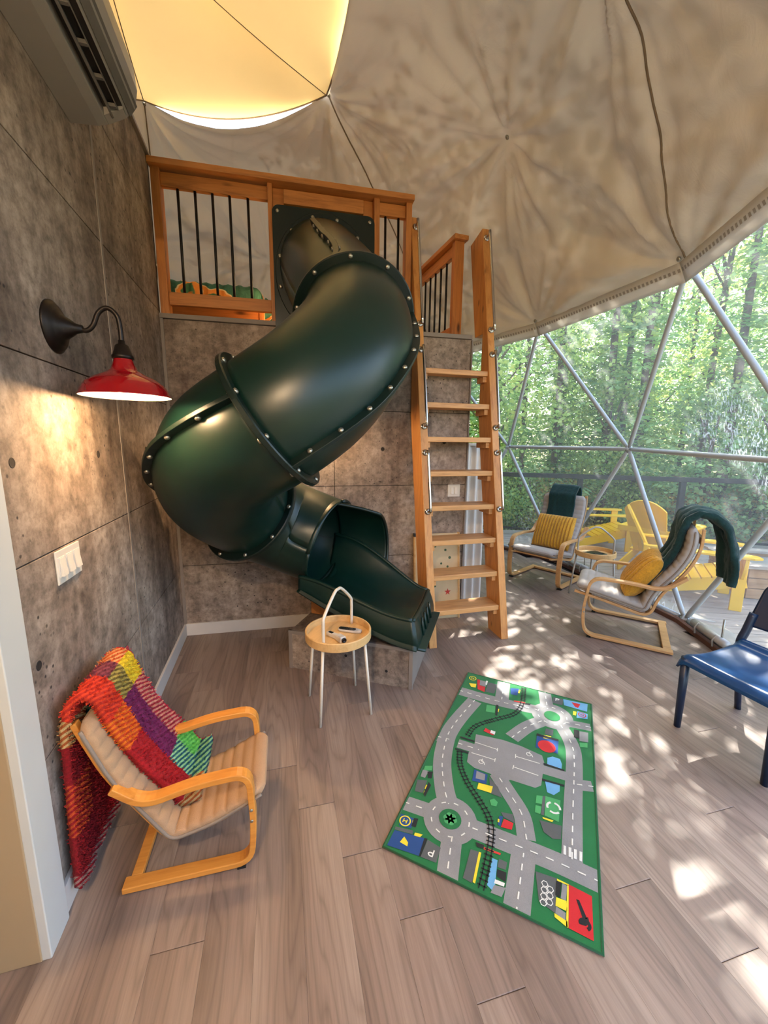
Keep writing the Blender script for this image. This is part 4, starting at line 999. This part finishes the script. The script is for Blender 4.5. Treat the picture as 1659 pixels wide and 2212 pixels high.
RUG_CIRC = [('round',(543,1109),112),('isl',(543,1105),43),('round',(200,224),110),('isl',(200,224),46),('redc',(532,840),43),('flower',(200,224),28)]
RUG_TXT = {'P1': (175,56),'P2': (563,1279),'H1': (35,133),'H2': (44,1273),'H3': (699,1193),'rec': (585,472),'hexa': (582,96),'wc1': (249,586),'wc2': (455,742)}
rug = thing('play_rug', 'green play rug printed with grey roads, rails and toy town buildings', 'rug', (.0107, 1.303, 0), atan2(-.3292, .6835))
RX, RY = .75, 1.33
def rugmat(name, c): return fabric('rug_'+name, c, .95, 500, .3, .16, .15)
RC = {'grey': (134, 134, 134), 'dark': (84, 88, 88), 'red': (196, 30, 34), 'blue': (22, 66, 128), 'sky': (104, 164, 206), 'yellow': (236, 212, 44), 'black': (20, 22, 22), 'white': (222, 222, 214), 'lgreen': (70, 158, 92), 'redstripe': (206, 50, 44), 'green': (18, 106, 54), 'edge': (16, 84, 46)}
RM = {k: rugmat(k, c) for k, c in RC.items()}
b = MB(); b.box((RX/2, RY/2, .004), (RX-.004, RY-.004, .008)); b.build('pile', RM['green'], rug)
b = MB(); b.tube([(0,0,.005), (RX,0,.005), (RX,RY,.005), (0,RY,.005)], .006, 8, closed=True); b.build('bound_edge', RM['edge'], rug, smooth=True)
LAY = [0]
def flat(b, poly, z):
    n = len(poly); b.add([(min(.744, max(.006, x/1000)), min(1.324, max(.006, y/1000)), z) for x, y in poly], [tuple(range(n))])
def thick(b, pts, w, z, cap=True):
    P = [Vector((x, y)) for x, y in pts]
    if len(P) > 2: P = [Vector((q.x, q.y)) for q in catmull([Vector((p.x, p.y, 0)) for p in P], 6)]
    L, R_ = [], []
    for i, p in enumerate(P):
        t = (P[min(i+1, len(P)-1)]-P[max(i-1, 0)]).normalized(); n = Vector((-t.y, t.x))*w/2; L.append(p+n); R_.append(p-n)
    for i in range(len(P)-1): flat(b, [L[i], L[i+1], R_[i+1], R_[i]][::1] and [(q.x, q.y) for q in (L[i], L[i+1], R_[i+1], R_[i])], z)
def disc(b, c, r, z, n=28, r0=0):
    if r0:
        for k in range(n):
            a0, a1 = 2*pi*k/n, 2*pi*(k+1)/n; flat(b, [(c[0]+r*cos(a0), c[1]+r*sin(a0)), (c[0]+r*cos(a1), c[1]+r*sin(a1)), (c[0]+r0*cos(a1), c[1]+r0*sin(a1)), (c[0]+r0*cos(a0), c[1]+r0*sin(a0))], z)
    else: flat(b, [(c[0]+r*cos(2*pi*k/n), c[1]+r*sin(2*pi*k/n)) for k in range(n)], z)
Z = .0084
b = MB()
for i, (pts, w) in enumerate(RUG_ROADS): thick(b, pts, w, Z+.00005*i)
flat(b, RUG_POLYS['grey'][0], Z+.001)
for nme, c, r in RUG_CIRC:
    if nme == 'round': disc(b, c, r, Z+.0011)
b.build('road_print', RM['grey'], rug, recalc=False)
for nme, key, zz in (('town_print', 'dark', .0013), ('town_print', 'lgreen', .0014), ('town_print', 'blue', .0015), ('town_print', 'sky', .0016), ('town_print', 'grey', .0017), ('town_print', 'red', .0017), ('town_print', 'redstripe', .0017), ('town_print', 'yellow', .0019), ('town_print', 'black', .0020), ('town_print', 'white', .0022)):
    for q in (RUG_POLYS[key][1:] if key == 'grey' else RUG_POLYS[key]):
        b = MB(); flat(b, q, Z+zz+(.0004 if key == 'black' else 0)); b.build('town_print', RM[key], rug, recalc=False)
    b = MB()
    if key == 'red':
        disc(b, RUG_CIRC[4][1], RUG_CIRC[4][2], Z+.0018)
    if key == 'yellow':
        for q in ('H1', 'H2'): disc(b, RUG_TXT[q], 24, Z+.0021, 24, 19); c = RUG_TXT[q]; thick(b, [(c[0]-7, c[1]-9), (c[0]-7, c[1]+9)], 4, Z+.0021); thick(b, [(c[0]+7, c[1]-9), (c[0]+7, c[1]+9)], 4, Z+.0021); thick(b, [(c[0]-7, c[1]), (c[0]+7, c[1])], 4, Z+.0021)
    if key == 'black':
        wq = RUG_POLYS['black'][12]; wc = (sum(x for x, _ in wq)/len(wq), sum(y for _, y in wq)/len(wq))
        thick(b, [(wc[0]+14*cos(q), wc[1]-8+14*sin(q)) for q in [-1.0+.40*i for i in range(12)]], 10, Z+.0026)
        for rl in RUG_RAILS:
            P = [Vector((q.x, q.y)) for q in catmull([Vector((x, y, 0)) for x, y in rl], 10)]
            for off in (-9, 9):
                PP = []
                for i, p in enumerate(P):
                    t = (P[min(i+1, len(P)-1)]-P[max(i-1, 0)]).normalized(); PP.append(p+Vector((-t.y, t.x))*off)
                for i in range(len(PP)-1): thick(b, [PP[i], PP[i+1]], 4.5, Z+.0023)
            acc = 0
            for i in range(len(P)-1):
                acc += (P[i+1]-P[i]).length
                if acc > 15:
                    acc = 0; t = (P[i+1]-P[i]).normalized(); nn = Vector((-t.y, t.x)); thick(b, [P[i]-nn*17, P[i]+nn*17], 5, Z+.0023)
    if key == 'white':
        for pts, w in RUG_ROADS:
            P = [Vector((q.x, q.y)) for q in catmull([Vector((x, y, 0)) for x, y in pts], 24)]
            L = 0; on_ = True; seg = 0
            for i in range(len(P)-1):
                d = (P[i+1]-P[i]).length; seg += d
                if seg > (24 if on_ else 26): seg = 0; on_ = not on_
                if on_ and w > 60: thick(b, [P[i], P[i+1]], 5, Z+.0024)
        for c, r in ((RUG_CIRC[0][1], 78), (RUG_CIRC[2][1], 78)):
            for k in range(9):
                a0 = 2*pi*k/9; thick(b, [(c[0]+r*cos(a0+q), c[1]+r*sin(a0+q)) for q in (0, .13, .26)], 5, Z+.0024)
        for ln in RUG_LINES: thick(b, ln, 4, Z+.0024)
        for q, s in (('P1', -1), ('P2', 1)):
            c = RUG_TXT[q]; thick(b, [(c[0]-8*s, c[1]-14*s), (c[0]-8*s, c[1]+14*s)], 5, Z+.0024); thick(b, [(c[0]-8*s, c[1]+12*s), (c[0]+3*s, c[1]+12*s), (c[0]+9*s, c[1]+6*s), (c[0]+3*s, c[1]), (c[0]-8*s, c[1])], 5, Z+.0025)
        c = RUG_TXT['rec']
        for k in range(3): thick(b, [(c[0]+26*cos(2.09*k+q), c[1]+26*sin(2.09*k+q)) for q in (0, .5, 1.0, 1.5)], 9, Z+.0024)
        c = RUG_TXT['hexa']
        for dx, dy in ((0,0),(0,22),(0,-22),(0,44),(19,11),(19,-11),(19,33)): disc(b, (c[0]+dx-8, c[1]+dy-8), 12, Z+.0024, 6, 9)
        for q in ('wc1', 'wc2'):
            c = RUG_TXT[q]; disc(b, c, 13, Z+.0024, 16, 9); thick(b, [(c[0]+4, c[1]+22), (c[0], c[1]+6), (c[0]+13, c[1]+2), (c[0]+20, c[1]-12)], 4, Z+.0024)
    if key == 'red':
        c = RUG_TXT['H3']; disc(b, c, 22, Z+.0021, 20, 17); thick(b, [(c[0]-6, c[1]-8), (c[0]-6, c[1]+8)], 4, Z+.0021); thick(b, [(c[0]+6, c[1]-8), (c[0]+6, c[1]+8)], 4, Z+.0021); thick(b, [(c[0]-6, c[1]), (c[0]+6, c[1])], 4, Z+.0021)
    if b.v:
        o = b.build('marking_print', RM[key], rug, recalc=False); o['kind'] = 'stuff'
b = MB()
for nme, c, r in RUG_CIRC:
    if nme == 'isl': b = MB(); disc(b, c, r, Z+.0026); b.build('island_print', RM['green'], rug, recalc=False)
b = MB()
for k in range(7): disc(b, (RUG_CIRC[2][1][0]+(0 if k == 6 else 16*cos(k*pi/3)), RUG_CIRC[2][1][1]+(0 if k == 6 else 16*sin(k*pi/3))), 13, Z+.0028, 14)
b.build('island_print', RM['lgreen'], rug, recalc=False)
# ================================================================ wall fittings
lamp = thing('wall_sconce', 'gooseneck wall lamp with red enamel shade on the left concrete wall', 'wall lamp', LW @ Vector((1.583, 0, 1.94)), atan2(-.9622, .2723))
def sconce_parts(root, glow):
    b = MB(); b.lathe([(.088, 0), (.088, .006), (.078, .012), (.075, .017), (.062, .02), (.058, .026), (.042, .032), (.028, .055), (.017, .07), (.0125, .09)], 32, Matrix.Rotation(-pi/2, 4, 'X')); b.build('wall_plate', 'bronze', root, smooth=True)
    b = MB(); b.tube(catmull([(0,.08,0),(0,.10,-.004),(0,.122,.015),(0,.143,.06),(0,.172,.078),(0,.200,.055),(0,.207,.01),(0,.207,-.04)], 6), .0085, 12); b.build('gooseneck', 'bronze', root, smooth=True)
    b = MB(); b.lathe([(.011, -.03), (.012, -.042), (.022, -.048), (.032, -.08), (.036, -.085), (.036, -.094), (.03, -.096)], 28, Matrix.Translation((0,.207,0))); b.build('socket_cap', 'bronze', root, smooth=True)
    b = MB(); pr = [(.03, -.094), (.036, -.115), (.045, -.135), (.07, -.15), (.102, -.165), (.128, -.185), (.142, -.208), (.147, -.222), (.151, -.226), (.151, -.229)]
    b.lathe(pr, 48, Matrix.Translation((0,.207,0)), cap=False); b.build('shade', 'redenamel', root, smooth=True)
    b = MB(); b.lathe([(max(.001, r_-.004), z-.0025) for r_, z in pr[:-1]]+[(.1495, -.2292)], 48, Matrix.Translation((0,.207,0)), cap=False); b.build('shade_lining', 'lampwhite', root, smooth=True)
    b = MB(); b.lathe([(.012, -.11), (.016, -.13), (.027, -.155), (.03, -.175), (.022, -.195), (.004, -.203)], 24, Matrix.Translation((0,.207,0))); o = b.build('bulb', 'bulb', root, smooth=True)
    ld = bpy.data.lights.new('sconce_light', 'POINT'); lo = bpy.data.objects.new('sconce_light', ld); COL.objects.link(lo); lo.parent = root; lo.location = (0, .207, -.215); ld.energy = glow; ld.color = (1, .66, .36); ld.shadow_soft_size = .03
sconce_parts(lamp, 10)
hid = thing('wall_sconce', 'gooseneck wall lamp with red enamel shade on the back wall behind the slide', 'wall lamp', BW @ Vector((1.05, 0, 2.02)), atan2(.2158, .9764)+pi)  # out-of-view second sconce, added for the warm glow on the back wall
sconce_parts(hid, 12)
def switch(name, label, FR, c, w, h, n, yd):
    r = thing(name, label, 'light switch', FR @ Vector(c), 0); r.matrix_world = FR @ Matrix.Translation(c)
    b = MB(); b.box((0, yd*.003, 0), (w, .006, h)); b.build('plate', 'switch', r, bevel=.0025)
    p = w/(n+.25) if n > 2 else w/n*.62
    for k in range(n):
        x = (k-(n-1)/2)*p
        b = MB(); b.box((x, yd*.0065, 0), (p*.80, .003, h*.60)); rf = b.build('rocker_frame', 'white', r, bevel=.001)
        b = MB(); y0 = yd*.008; hw_, hh_ = p*.32, h*.27
        b.hexa([(x-hw_, y0, -hh_), (x+hw_, y0, -hh_), (x+hw_, y0+yd*.009, -hh_), (x-hw_, y0+yd*.009, -hh_), (x-hw_, y0, hh_), (x+hw_, y0, hh_), (x+hw_, y0+yd*.001, hh_), (x-hw_, y0+yd*.001, hh_)]); b.build('rocker', 'switch', rf, bevel=.001)
    return r
switch('triple_switch', 'white three rocker light switch on the left concrete wall', LW, (1.692, 0, 1.116), .175, .118, 3, 1)
switch('double_switch', 'white two rocker light switch on the back wall behind the ladder', BW, (2.264, 0, 1.143), .112, .108, 2, -1)
# air conditioner: section swept along the wall
ac = thing('air_conditioner', 'white split air conditioner high on the left concrete wall', 'air conditioner', LW @ Vector((1.235, 0, 2.79)), atan2(-.9622, .2723))
A0, A1 = 0, .86
outer = [(0,.0),(.10,.008),(.135,.02)], [(.205,.058),(.238,.095),(.250,.16),(.243,.24),(.20,.295),(0,.30)]
def sweep(profile, x0, x1, closed=True):
    b = MB(); n = len(profile); b.add([(x0, y, z) for y, z in profile]+[(x1, y, z) for y, z in profile], [tuple(range(n)), tuple(range(n, 2*n))[::-1]]+[(k, k+1, n+k+1, n+k) for k in range(n-1)]+([(n-1, 0, n, 2*n-1)] if closed else [])); return b
sweep(outer[0]+[(.135,.07),(.205,.07)]+outer[1], A0+.0, A1).build('case', 'acwhite', ac, bevel=.006)
sweep([(.136,.0215),(.204,.0575),(.204,.069),(.136,.069)], A0, A0+.05).build('slot_end', 'acwhite', ac)
sweep([(.136,.0215),(.204,.0575),(.204,.069),(.136,.069)], A1-.05, A1).build('slot_end', 'acwhite', ac)
sweep([(.137,.05),(.203,.066),(.203,.0695),(.137,.0695)], A0+.05, A1-.05).build('slot_interior', 'acdark', ac)
sweep([(.158,.026),(.166,.030),(.160,.050),(.154,.048)], A0+.03, A1-.03).build('louvre', 'acgrey', ac, bevel=.001); lv = bpy.data.objects['louvre']
sweep([(.186,.045),(.190,.047),(.184,.060),(.181,.059)], A0+.05, A1-.05).build('louvre', 'acgrey', ac, bevel=.001)
for x in (.07, .2, .33, .46, .59, .72, .80):
    b = MB(); b.box((x, .172, .047), (.012, .03, .012)); b.build('louvre_stay', 'acgrey', lv)
sweep([(.214,.066),(.2425,.108),(.2445,.106),(.216,.064)], A0-.001, A1).build('panel_line', 'acgrey', ac)
# printed board leaning on the back wall behind the ladder, and a white folded screen
bd = thing('printed_board', 'cream printed board with dots and a red star leaning on the wall behind the ladder', 'board', BW @ Vector((2.11, -.10, 0)), radians(12.46))
T = Matrix.Rotation(radians(-6), 4, 'X')
for nm, mt, c, d in (('board', 'cream', (0, 0, .385), (.40, .016, .77)), ('frame_strip', 'traywood', (-.205, -.005, .385), (.014, .03, .78)), ('frame_strip', 'traywood', (.205, -.005, .385), (.014, .03, .78)), ('corner_cap', 'blackplastic', (-.205, -.006, .765), (.018, .034, .03))):
    if nm == 'board': M['cream'] = plain('cream_board', (214, 192, 150), .6, var=.05)
    b = MB(); b.box(c, d); o = b.build(nm, mt, bd, bevel=.002); o.matrix_local = T
RD = plain('print_red', (196, 60, 44), .6); GD = plain('print_green', (70, 92, 60), .6)
for x, z, r_, m_ in ((.08,.62,.011,GD), (.12,.55,.013,GD), (.04,.50,.010,GD), (-.02,.66,.016,GD), (.10,.47,.010,GD), (-.10,.5,.02,GD), (-.02,.30,.012,GD)):
    b = MB(); b.lathe([(r_, 0), (r_*.9, .0008)], 14, T @ Matrix.Translation((x, -.0082, z)) @ Matrix.Rotation(pi/2, 4, 'X')); b.build('print_dot', m_, bd)
b = MB(); pts = [((.032 if k % 2 == 0 else .013)*cos(pi/2+k*pi/5), (.032 if k % 2 == 0 else .013)*sin(pi/2+k*pi/5)) for k in range(10)]
b.prism(pts, 0, .001, T @ Matrix.Translation((.10, -.0082, .24)) @ Matrix.Rotation(pi/2, 4, 'X')); b.build('print_star', RD, bd)
cv = thing('folded_curtain', 'white gathered vinyl curtain standing at the end of the back wall', 'curtain', BW @ Vector((2.50, .15, 0)), radians(12.46))
b = MB(); b.grid(lambda u, v: Vector((-.11+.24*v, .03*sin(v*19)*(.5+.5*u)-.03*u, .01+1.53*(1-u))), 24, 40); b.build('curtain_sheet', 'white', cv, smooth=True, solid=.005)
b = MB(); b.box((.01, 0, 1.545), (.25, .03, .025)); b.build('heading_tape', 'white', cv, bevel=.003)
# unseen globe light added behind the panel to brighten the loft bed
ln = thing('loft_lantern', 'small white globe lantern on the loft floor beside the bed', 'lamp', BW @ Vector((.90, .20, 2.437)), 0)
b = MB(); b.lathe([(.06, 0), (.06, .02), (.05, .03)], 24); b.build('base', 'bronze', ln, smooth=True)
b = MB(); b.lathe([(.03, .03), (.07, .06), (.085, .11), (.07, .16), (.03, .19), (.004, .195)], 24); b.build('globe', 'bulb', ln, smooth=True)
ld = bpy.data.lights.new('lantern_light', 'POINT'); lo = bpy.data.objects.new('lantern_light', ld); COL.objects.link(lo); lo.parent = ln; lo.location = (0,0,.11); ld.energy = 4; ld.color = (1, .78, .55); ld.shadow_soft_size = .08
# unseen pendant added behind the camera to warm the near floor
pd_ = thing('pendant_lamp', 'white dome pendant lamp hanging from the canvas near the doorway', 'pendant lamp', (-.35, -.55, 2.62))
b = MB(); b.lathe([(.02, .16), (.05, .155), (.14, .09), (.19, .0), (.185, 0), (.135, .085), (.045, .148), (.018, .152)], 32, cap=False); b.build('shade', 'lampwhite', pd_, smooth=True)
b = MB(); b.tube([(0,0,.155), (0,0,2.0)], .005, 8); b.build('cord', 'black', pd_)
b = MB(); b.lathe([(.004, .02), (.035, .04), (.045, .075), (.03, .11), (.015, .13)], 20); b.build('bulb', 'bulb', pd_, smooth=True)
ld = bpy.data.lights.new('pendant_light', 'POINT'); lo = bpy.data.objects.new('pendant_light', ld); COL.objects.link(lo); lo.parent = pd_; lo.location = (0,0,-.03); ld.energy = 58; ld.color = (1, .73, .46); ld.shadow_soft_size = .06
# ================================================================ outside
DZ = -.07
ground = struct(MB().grid(lambda u, v: Vector((-14+44*u, -14+44*v, -.35+1.1*max(0, (v-.55))*noise.noise(Vector((u*9, v*9, 0)))+.35*max(0, (v-.5)*4)**1.2)), 40, 40).build('ground', 'earth', smooth=True))
deck = sroot('deck')
DD = Vector((1, -.12, 0)).normalized(); DN = Vector((.12, 1, 0)).normalized()
bm0 = {}
for r in range(0, 52):
    yy = .2+.146*r
    for x0, x1 in ((1.2, 3.9), (3.9, 6.7), (6.7, 8.6)):
        off = -.7 if r % 2 else 0
        s = [x0+off+(x1-x0)*i/20 for i in range(21)]
        g = [x for x in s if (lambda p: hypot(p.x-DCX, p.y-DCY) > 4.80 and p.x < 8.0)(DD*x+DN*yy)]
        if len(g) < 2: continue
        L = round(g[-1]-g[0], 2)
        if L not in bm0: q = MB(); q.box((0,0,-.015), (L-.004, .138, .03)); bm0[L] = q.mesh('deck_board', 'deck')
        inst(bm0[L], 'deck_board', deck, Matrix.Translation(DD*((g[0]+g[-1])/2)+DN*yy+Vector((0,0,DZ))) @ frame((0,0,0), DD))
# black deck railing
fa, fb = Vector((1.7, 7.30, 0)), Vector((7.6, 5.55, 0)); fd = (fb-fa).normalized(); fL = (fb-fa).length
fen = thing('deck_railing', 'black metal railing along the deck edge before the forest', 'railing', (fa.x, fa.y, DZ), atan2(fd.y, fd.x))
for x in (.22, 1.72, 3.22, 4.72, fL): b = MB(); b.box((x, 0, .53), (.08, .08, 1.06)); b.build('post', 'black', fen, bevel=.004)
b = MB(); b.box((fL/2, 0, 1.09), (fL+.1, .09, .075)); b.build('top_rail', 'black', fen, bevel=.004)
b = MB(); b.box((fL/2, 0, .12), (fL, .035, .035)); b.build('bottom_rail', 'black', fen)
# adirondack chairs
def board(b, p, q, w, th, up):
    p, q = Vector(p), Vector(q); d = q-p; L = d.length; x = d/L; y = Vector(up).cross(x).normalized(); z = x.cross(y); m = Matrix(((x.x,y.x,z.x),(x.y,y.y,z.y),(x.z,y.z,z.z)))
    b.box((p+q)/2, (L, w, th), m)
def adirondack(label, loc, fwd):
    r = thing('adirondack_chair', label, 'garden chair', (*loc, DZ), atan2(fwd[1], fwd[0]), 'yellow garden chairs on the deck')
    bx = Vector((-.34, 0, .24)); bt = Vector((-.70, 0, .95)); ax = (bt-bx).normalized()
    for k in range(5):
        t = (k-2)/2; L = .80-.09*t*t-.02*abs(t); y0 = .075*(k-2); y1 = .098*(k-2); b = MB(); n = 8; pts = [(-.033, 0), (.033, 0)]
        w = .048
        prof = [(-w*.72, 0), (w*.72, 0), (w, L*.6)] + [(w-2*w*j/6, .80-.14*abs((k-2)/2.5+(.2-.4*j/6))**2.2) for j in range(7)] + [(-w, L*.6)]
        lean = (y1-y0)/.8; fr = frame((bx.x, y0, bx.z), (0, 1, lean*0), Vector((ax.x, 0, ax.z))) ; nrm = Vector((0,1,0)).cross(ax)
        sl_ = (ax+Vector((0, lean, 0))).normalized()
        vs = [Vector((bx.x, y0, bx.z))+Vector((0, px, 0))+sl_*pz for px, pz in prof]; nn = len(vs)
        b.add([v-nrm*.01 for v in vs]+[v+nrm*.01 for v in vs], [tuple(range(nn))[::-1], tuple(range(nn, 2*nn))]+[(j, (j+1) % nn, nn+(j+1) % nn, nn+j) for j in range(nn)])
        b.build('back_slat', 'yellow', r)
    for k in range(7):
        x = .30-.085*k; z = .36-.022*k; b = MB(); b.box((x, 0, z), (.078, .54, .02), Matrix.Rotation(-.25, 3, 'Y')); b.build('seat_slat', 'yellow', r, bevel=.003)
    for sg in (1, -1):
        b = MB(); board(b, (.36, sg*.245, .30), (-.66, sg*.235, .04), .022, .12, (0,0,1)); b.build('stringer', 'yellow', r, bevel=.004)
        b = MB(); b.box((.30, sg*.275, .275), (.10, .025, .55)); b.build('front_leg', 'yellow', r, bevel=.004)
        b = MB(); ap = [(.42, .0), (.43, .06), (.36, .10), (.1, .10), (-.25, .07), (-.52, .045), (-.52, -.02), (-.1, -.04), (.30, -.06), (.40, -.04)]
        b.prism([(x, sg*(.29+y)) for x, y in ap], .555, .577); b.build('arm', 'yellow', r, bevel=.004)
        b = MB(); b.prism([(0, 0), (.09, .0), (.07, -.10), (.02, -.20), (0, -.22)], -.012, .012, Matrix.Translation((.31, sg*.30, .553)) @ Matrix.Rotation(pi/2, 4, 'X') @ Matrix.Rotation(sg*pi/2, 4, 'Y')); b.build('arm_bracket', 'yellow', r)
    b = MB(); b.box((-.51, 0, .545), (.035, .68, .07)); b.build('back_brace', 'yellow', r, bevel=.003)
    return r
adirondack('yellow slatted garden chair nearest the black deck railing', (3.50, 6.28), (1, -.10))
adirondack('yellow slatted garden chair with its back to the dome, between two others', (3.76, 5.28), (.80, .60))
adirondack('yellow slatted garden chair close to the dome beside the timber box', (3.40, 4.16), (.85, -.5))
adirondack('yellow slatted garden chair facing the dome across the timber box', (5.98, 5.25), (-1, -.2))
pit = thing('timber_box', 'low square timber box with pale cap boards on the deck', 'planter', (3.92, 4.12, DZ), radians(-14))
for k in range(3):
    for c, d in (((.70, .0, .06+.115*k), (1.40, .05, .108)), ((0, .36, .06+.115*k), (.05, .72, .108)), ((1.40, .36, .06+.115*k), (.05, .72, .108)), ((.70, .72, .06+.115*k), (1.40, .05, .108))):
        b = MB(); b.box((0,0,0), d); o = b.build('wall_board', 'timber', pit, bevel=.004); o.location = c
for c, d in (((.70, -.02, .365), (1.52, .14, .035)), ((.70, .74, .365), (1.52, .14, .035)), ((-.01, .36, .365), (.14, .62, .035)), ((1.41, .36, .365), (.14, .62, .035))):
    b = MB(); b.box((0,0,0), d); o = b.build('cap_board', 'deck', pit, bevel=.004); o.location = c
b = MB(); b.box((.70, .36, .29), (1.3, .66, .04)); b.build('gravel_fill', 'skirt', pit)
# ---------------------------------------------------------------- trees
def conifer_mesh(seed, H, dens=1.0):
    R = random.Random(seed); tr = MB(); tr.tube([(0,0,-.4), (.03,.02,H*.35), (-.02,.03,H*.7), (0,0,H)], [.085, .07, .045, .012], 8)
    fo = MB(); h = .9
    while h < H*.985:
        nb = R.randint(4, 6); L0 = (1-h/H)**.85*1.75+.22
        for k in range(nb):
            a = R.random()*2*pi; L = L0*(.65+.5*R.random()); dz = -.18-.22*R.random(); ca, sa = cos(a), sin(a); hh = h+R.uniform(-.12, .12)
            ns = max(4, int(L*13*dens))
            for j in range(ns):
                f = (j+.6)/ns; c = Vector((ca*L*f, sa*L*f, hh+dz*L*f*f+.10*L*f)); w = (.30*(1-f)+.10)*L*.55
                for sg in (1, -1):
                    if R.random() < .12: continue
                    sd = Vector((-sa, ca, 0))*sg; o = Vector((ca, sa, -.2))
                    tip = c+sd*w*(.6+.7*R.random())+o*w*.6*R.random()+Vector((0,0,R.uniform(-.10,.04))); t = (tip-c); up = Vector((R.uniform(-.5,.5), R.uniform(-.5,.5), 1)); s2 = t.cross(up)
                    if s2.length < 1e-5: continue
                    s2 = s2.normalized()*(.022+.02*R.random()); m_ = c+t*.55
                    fo.add([c, m_+s2, tip, m_-s2], [(0,1,2,3)])
        h += .20+.12*R.random()
    return tr.mesh('trunk', 'bark', True), fo.mesh('foliage', 'needle')
def leafy_mesh(seed, H, Rr, nl, mat, size=.075, low=.3):
    R = random.Random(seed); tr = MB(); tr.tube([(0,0,-.4), (.05,.0,H*.3), (-.04,.05,H*.6), (.05,0,H*.9)], [.08, .06, .04, .012], 8)
    cl = []
    for k in range(26):
        a = R.random()*2*pi; z = H*(low+(1-low)*R.random()); rr = Rr*sqrt(R.random())*(.35+.65*sin(pi*min(1, max(0, (z/H-low)/(1-low))*.85+.12))); c = Vector((rr*cos(a), rr*sin(a), z)); cl.append(c)
        if k < 12: tr.tube([(0,0,z*.75), c*.6+Vector((0,0,z*.36)), c], [.022, .014, .005], 6)
    fo = MB()
    for k in range(nl):
        c = cl[k % 26]+Vector((R.gauss(0,1), R.gauss(0,1), R.gauss(0,.7)))*Rr*.24; d = Vector((R.uniform(-1,1), R.uniform(-1,1), R.uniform(-.9,.3))).normalized(); s = d.orthogonal().normalized(); s = Matrix.Rotation(R.random()*6.3, 3, d) @ s; q = size*(.6+.8*R.random())
        fo.add([c, c+d*q*.5+s*q*.38, c+d*q, c+d*q*.5-s*q*.38], [(0,1,2,3)])
    return tr.mesh('trunk', 'bark', True), fo.mesh('foliage', mat)
CON = [conifer_mesh(s, h) for s, h in ((1, 9.5), (2, 11.5), (3, 8.0), (4, 12.5))]
LEA = [leafy_mesh(5, 6.0, 1.5, 6000, 'leaf', .085), leafy_mesh(6, 4.0, 1.1, 4200, 'leaf', .075)]
BSH = [leafy_mesh(7, 1.3, .75, 3000, 'leaf', .06, .08), leafy_mesh(8, 1.1, .7, 2600, 'rustleaf', .06, .08), leafy_mesh(9, 2.4, .9, 3600, 'needle', .07, .08)]
def plant(name, label, cat, grp, ms, x, y, s, rz, z=-.3):
    t = thing(name, label, cat, (x, y, z), rz, grp); t.scale = (s, s, s)
    inst(ms[0], 'trunk', t); inst(ms[1], 'foliage', t); return t
R = random.Random(21)
FIR = ('fir_tree', 'tall feathery green fir tree of the forest beyond the deck', 'tree', 'fir trees beyond the deck')
spots = []
for k in range(16): spots.append((.6+.98*k+R.uniform(-.35, .35), 9.5-.23*k+R.uniform(-.5, .6)))
for k in range(16): spots.append((.8+1.15*k+R.uniform(-.5, .5), 11.6-.18*k+R.uniform(-.7, .7)))
for k in range(14): spots.append((1.0+1.7*k+R.uniform(-.6, .6), 14.6-.1*k+R.uniform(-1, 1)))
for i, (x, y) in enumerate(spots):
    plant(*FIR, CON[R.randint(0, 3)], x, y, R.uniform(.85, 1.15), R.random()*6.28)
for _ in range(6): R.randint(0, 3); R.random()
for x, y, s, m_ in ((2.3, 8.4, .95, 0), (4.4, 8.0, .8, 1), (7.3, 7.4, 1.0, 0), (10.2, 6.6, 1.1, 0), (6.0, 9.4, 1.1, 0)):
    plant('young_maple', 'young yellow green broadleaf tree among the firs', 'tree', 'broadleaf trees among the firs', LEA[m_], x, y, s, R.random()*6.28)
TALL = [leafy_mesh(41, 11.5, 1.9, 3600, 'leaf', .14, .55), leafy_mesh(42, 12.0, 2.0, 3600, 'leaf', .14, .55)]
for i, (x, y, s) in enumerate(((3.3, 9.6, 1.0), (5.0, 8.6, .95), (6.6, 8.4, 1.0), (8.2, 7.6, .95))):
    plant('birch_tree', 'slender high crowned tree rising through the firs beyond the deck', 'tree', 'high crowned trees beyond the deck', TALL[i % 2], x, y, s, R.random()*6.28)
for k in range(20):
    x = 1.2+.50*k+R.uniform(-.2, .2); y = 8.5-.30*(x-1.7)*1.0+R.uniform(.1, .8)
    i = (0, 1, 1, 0, 2)[R.randint(0, 4)]; plant('forest_shrub', ('leafy yellow green shrub growing behind the deck railing', 'rust tinged shrub growing behind the deck railing', 'dense dark green shrub growing behind the deck railing')[i], 'shrub', 'shrubs behind the deck railing', BSH[i], x, y, R.uniform(.8, 1.2), R.random()*6.28)

R2 = random.Random(77)
far = [(.5+1.35*k+R2.uniform(-.5, .5), 17.5-.1*k+R2.uniform(-1, 1)) for k in range(18)]+[(.5+2.1*k+R2.uniform(-.6, .6), 21.5-.1*k+R2.uniform(-1, 1)) for k in range(14)]
for x, y in far: plant('fir_tree', 'tall pale green fir tree in the back rows of the forest', 'tree', 'fir trees in the back rows', CON[R2.randint(0, 3)], x, y, R2.uniform(1.2, 1.5), R2.random()*6.28)
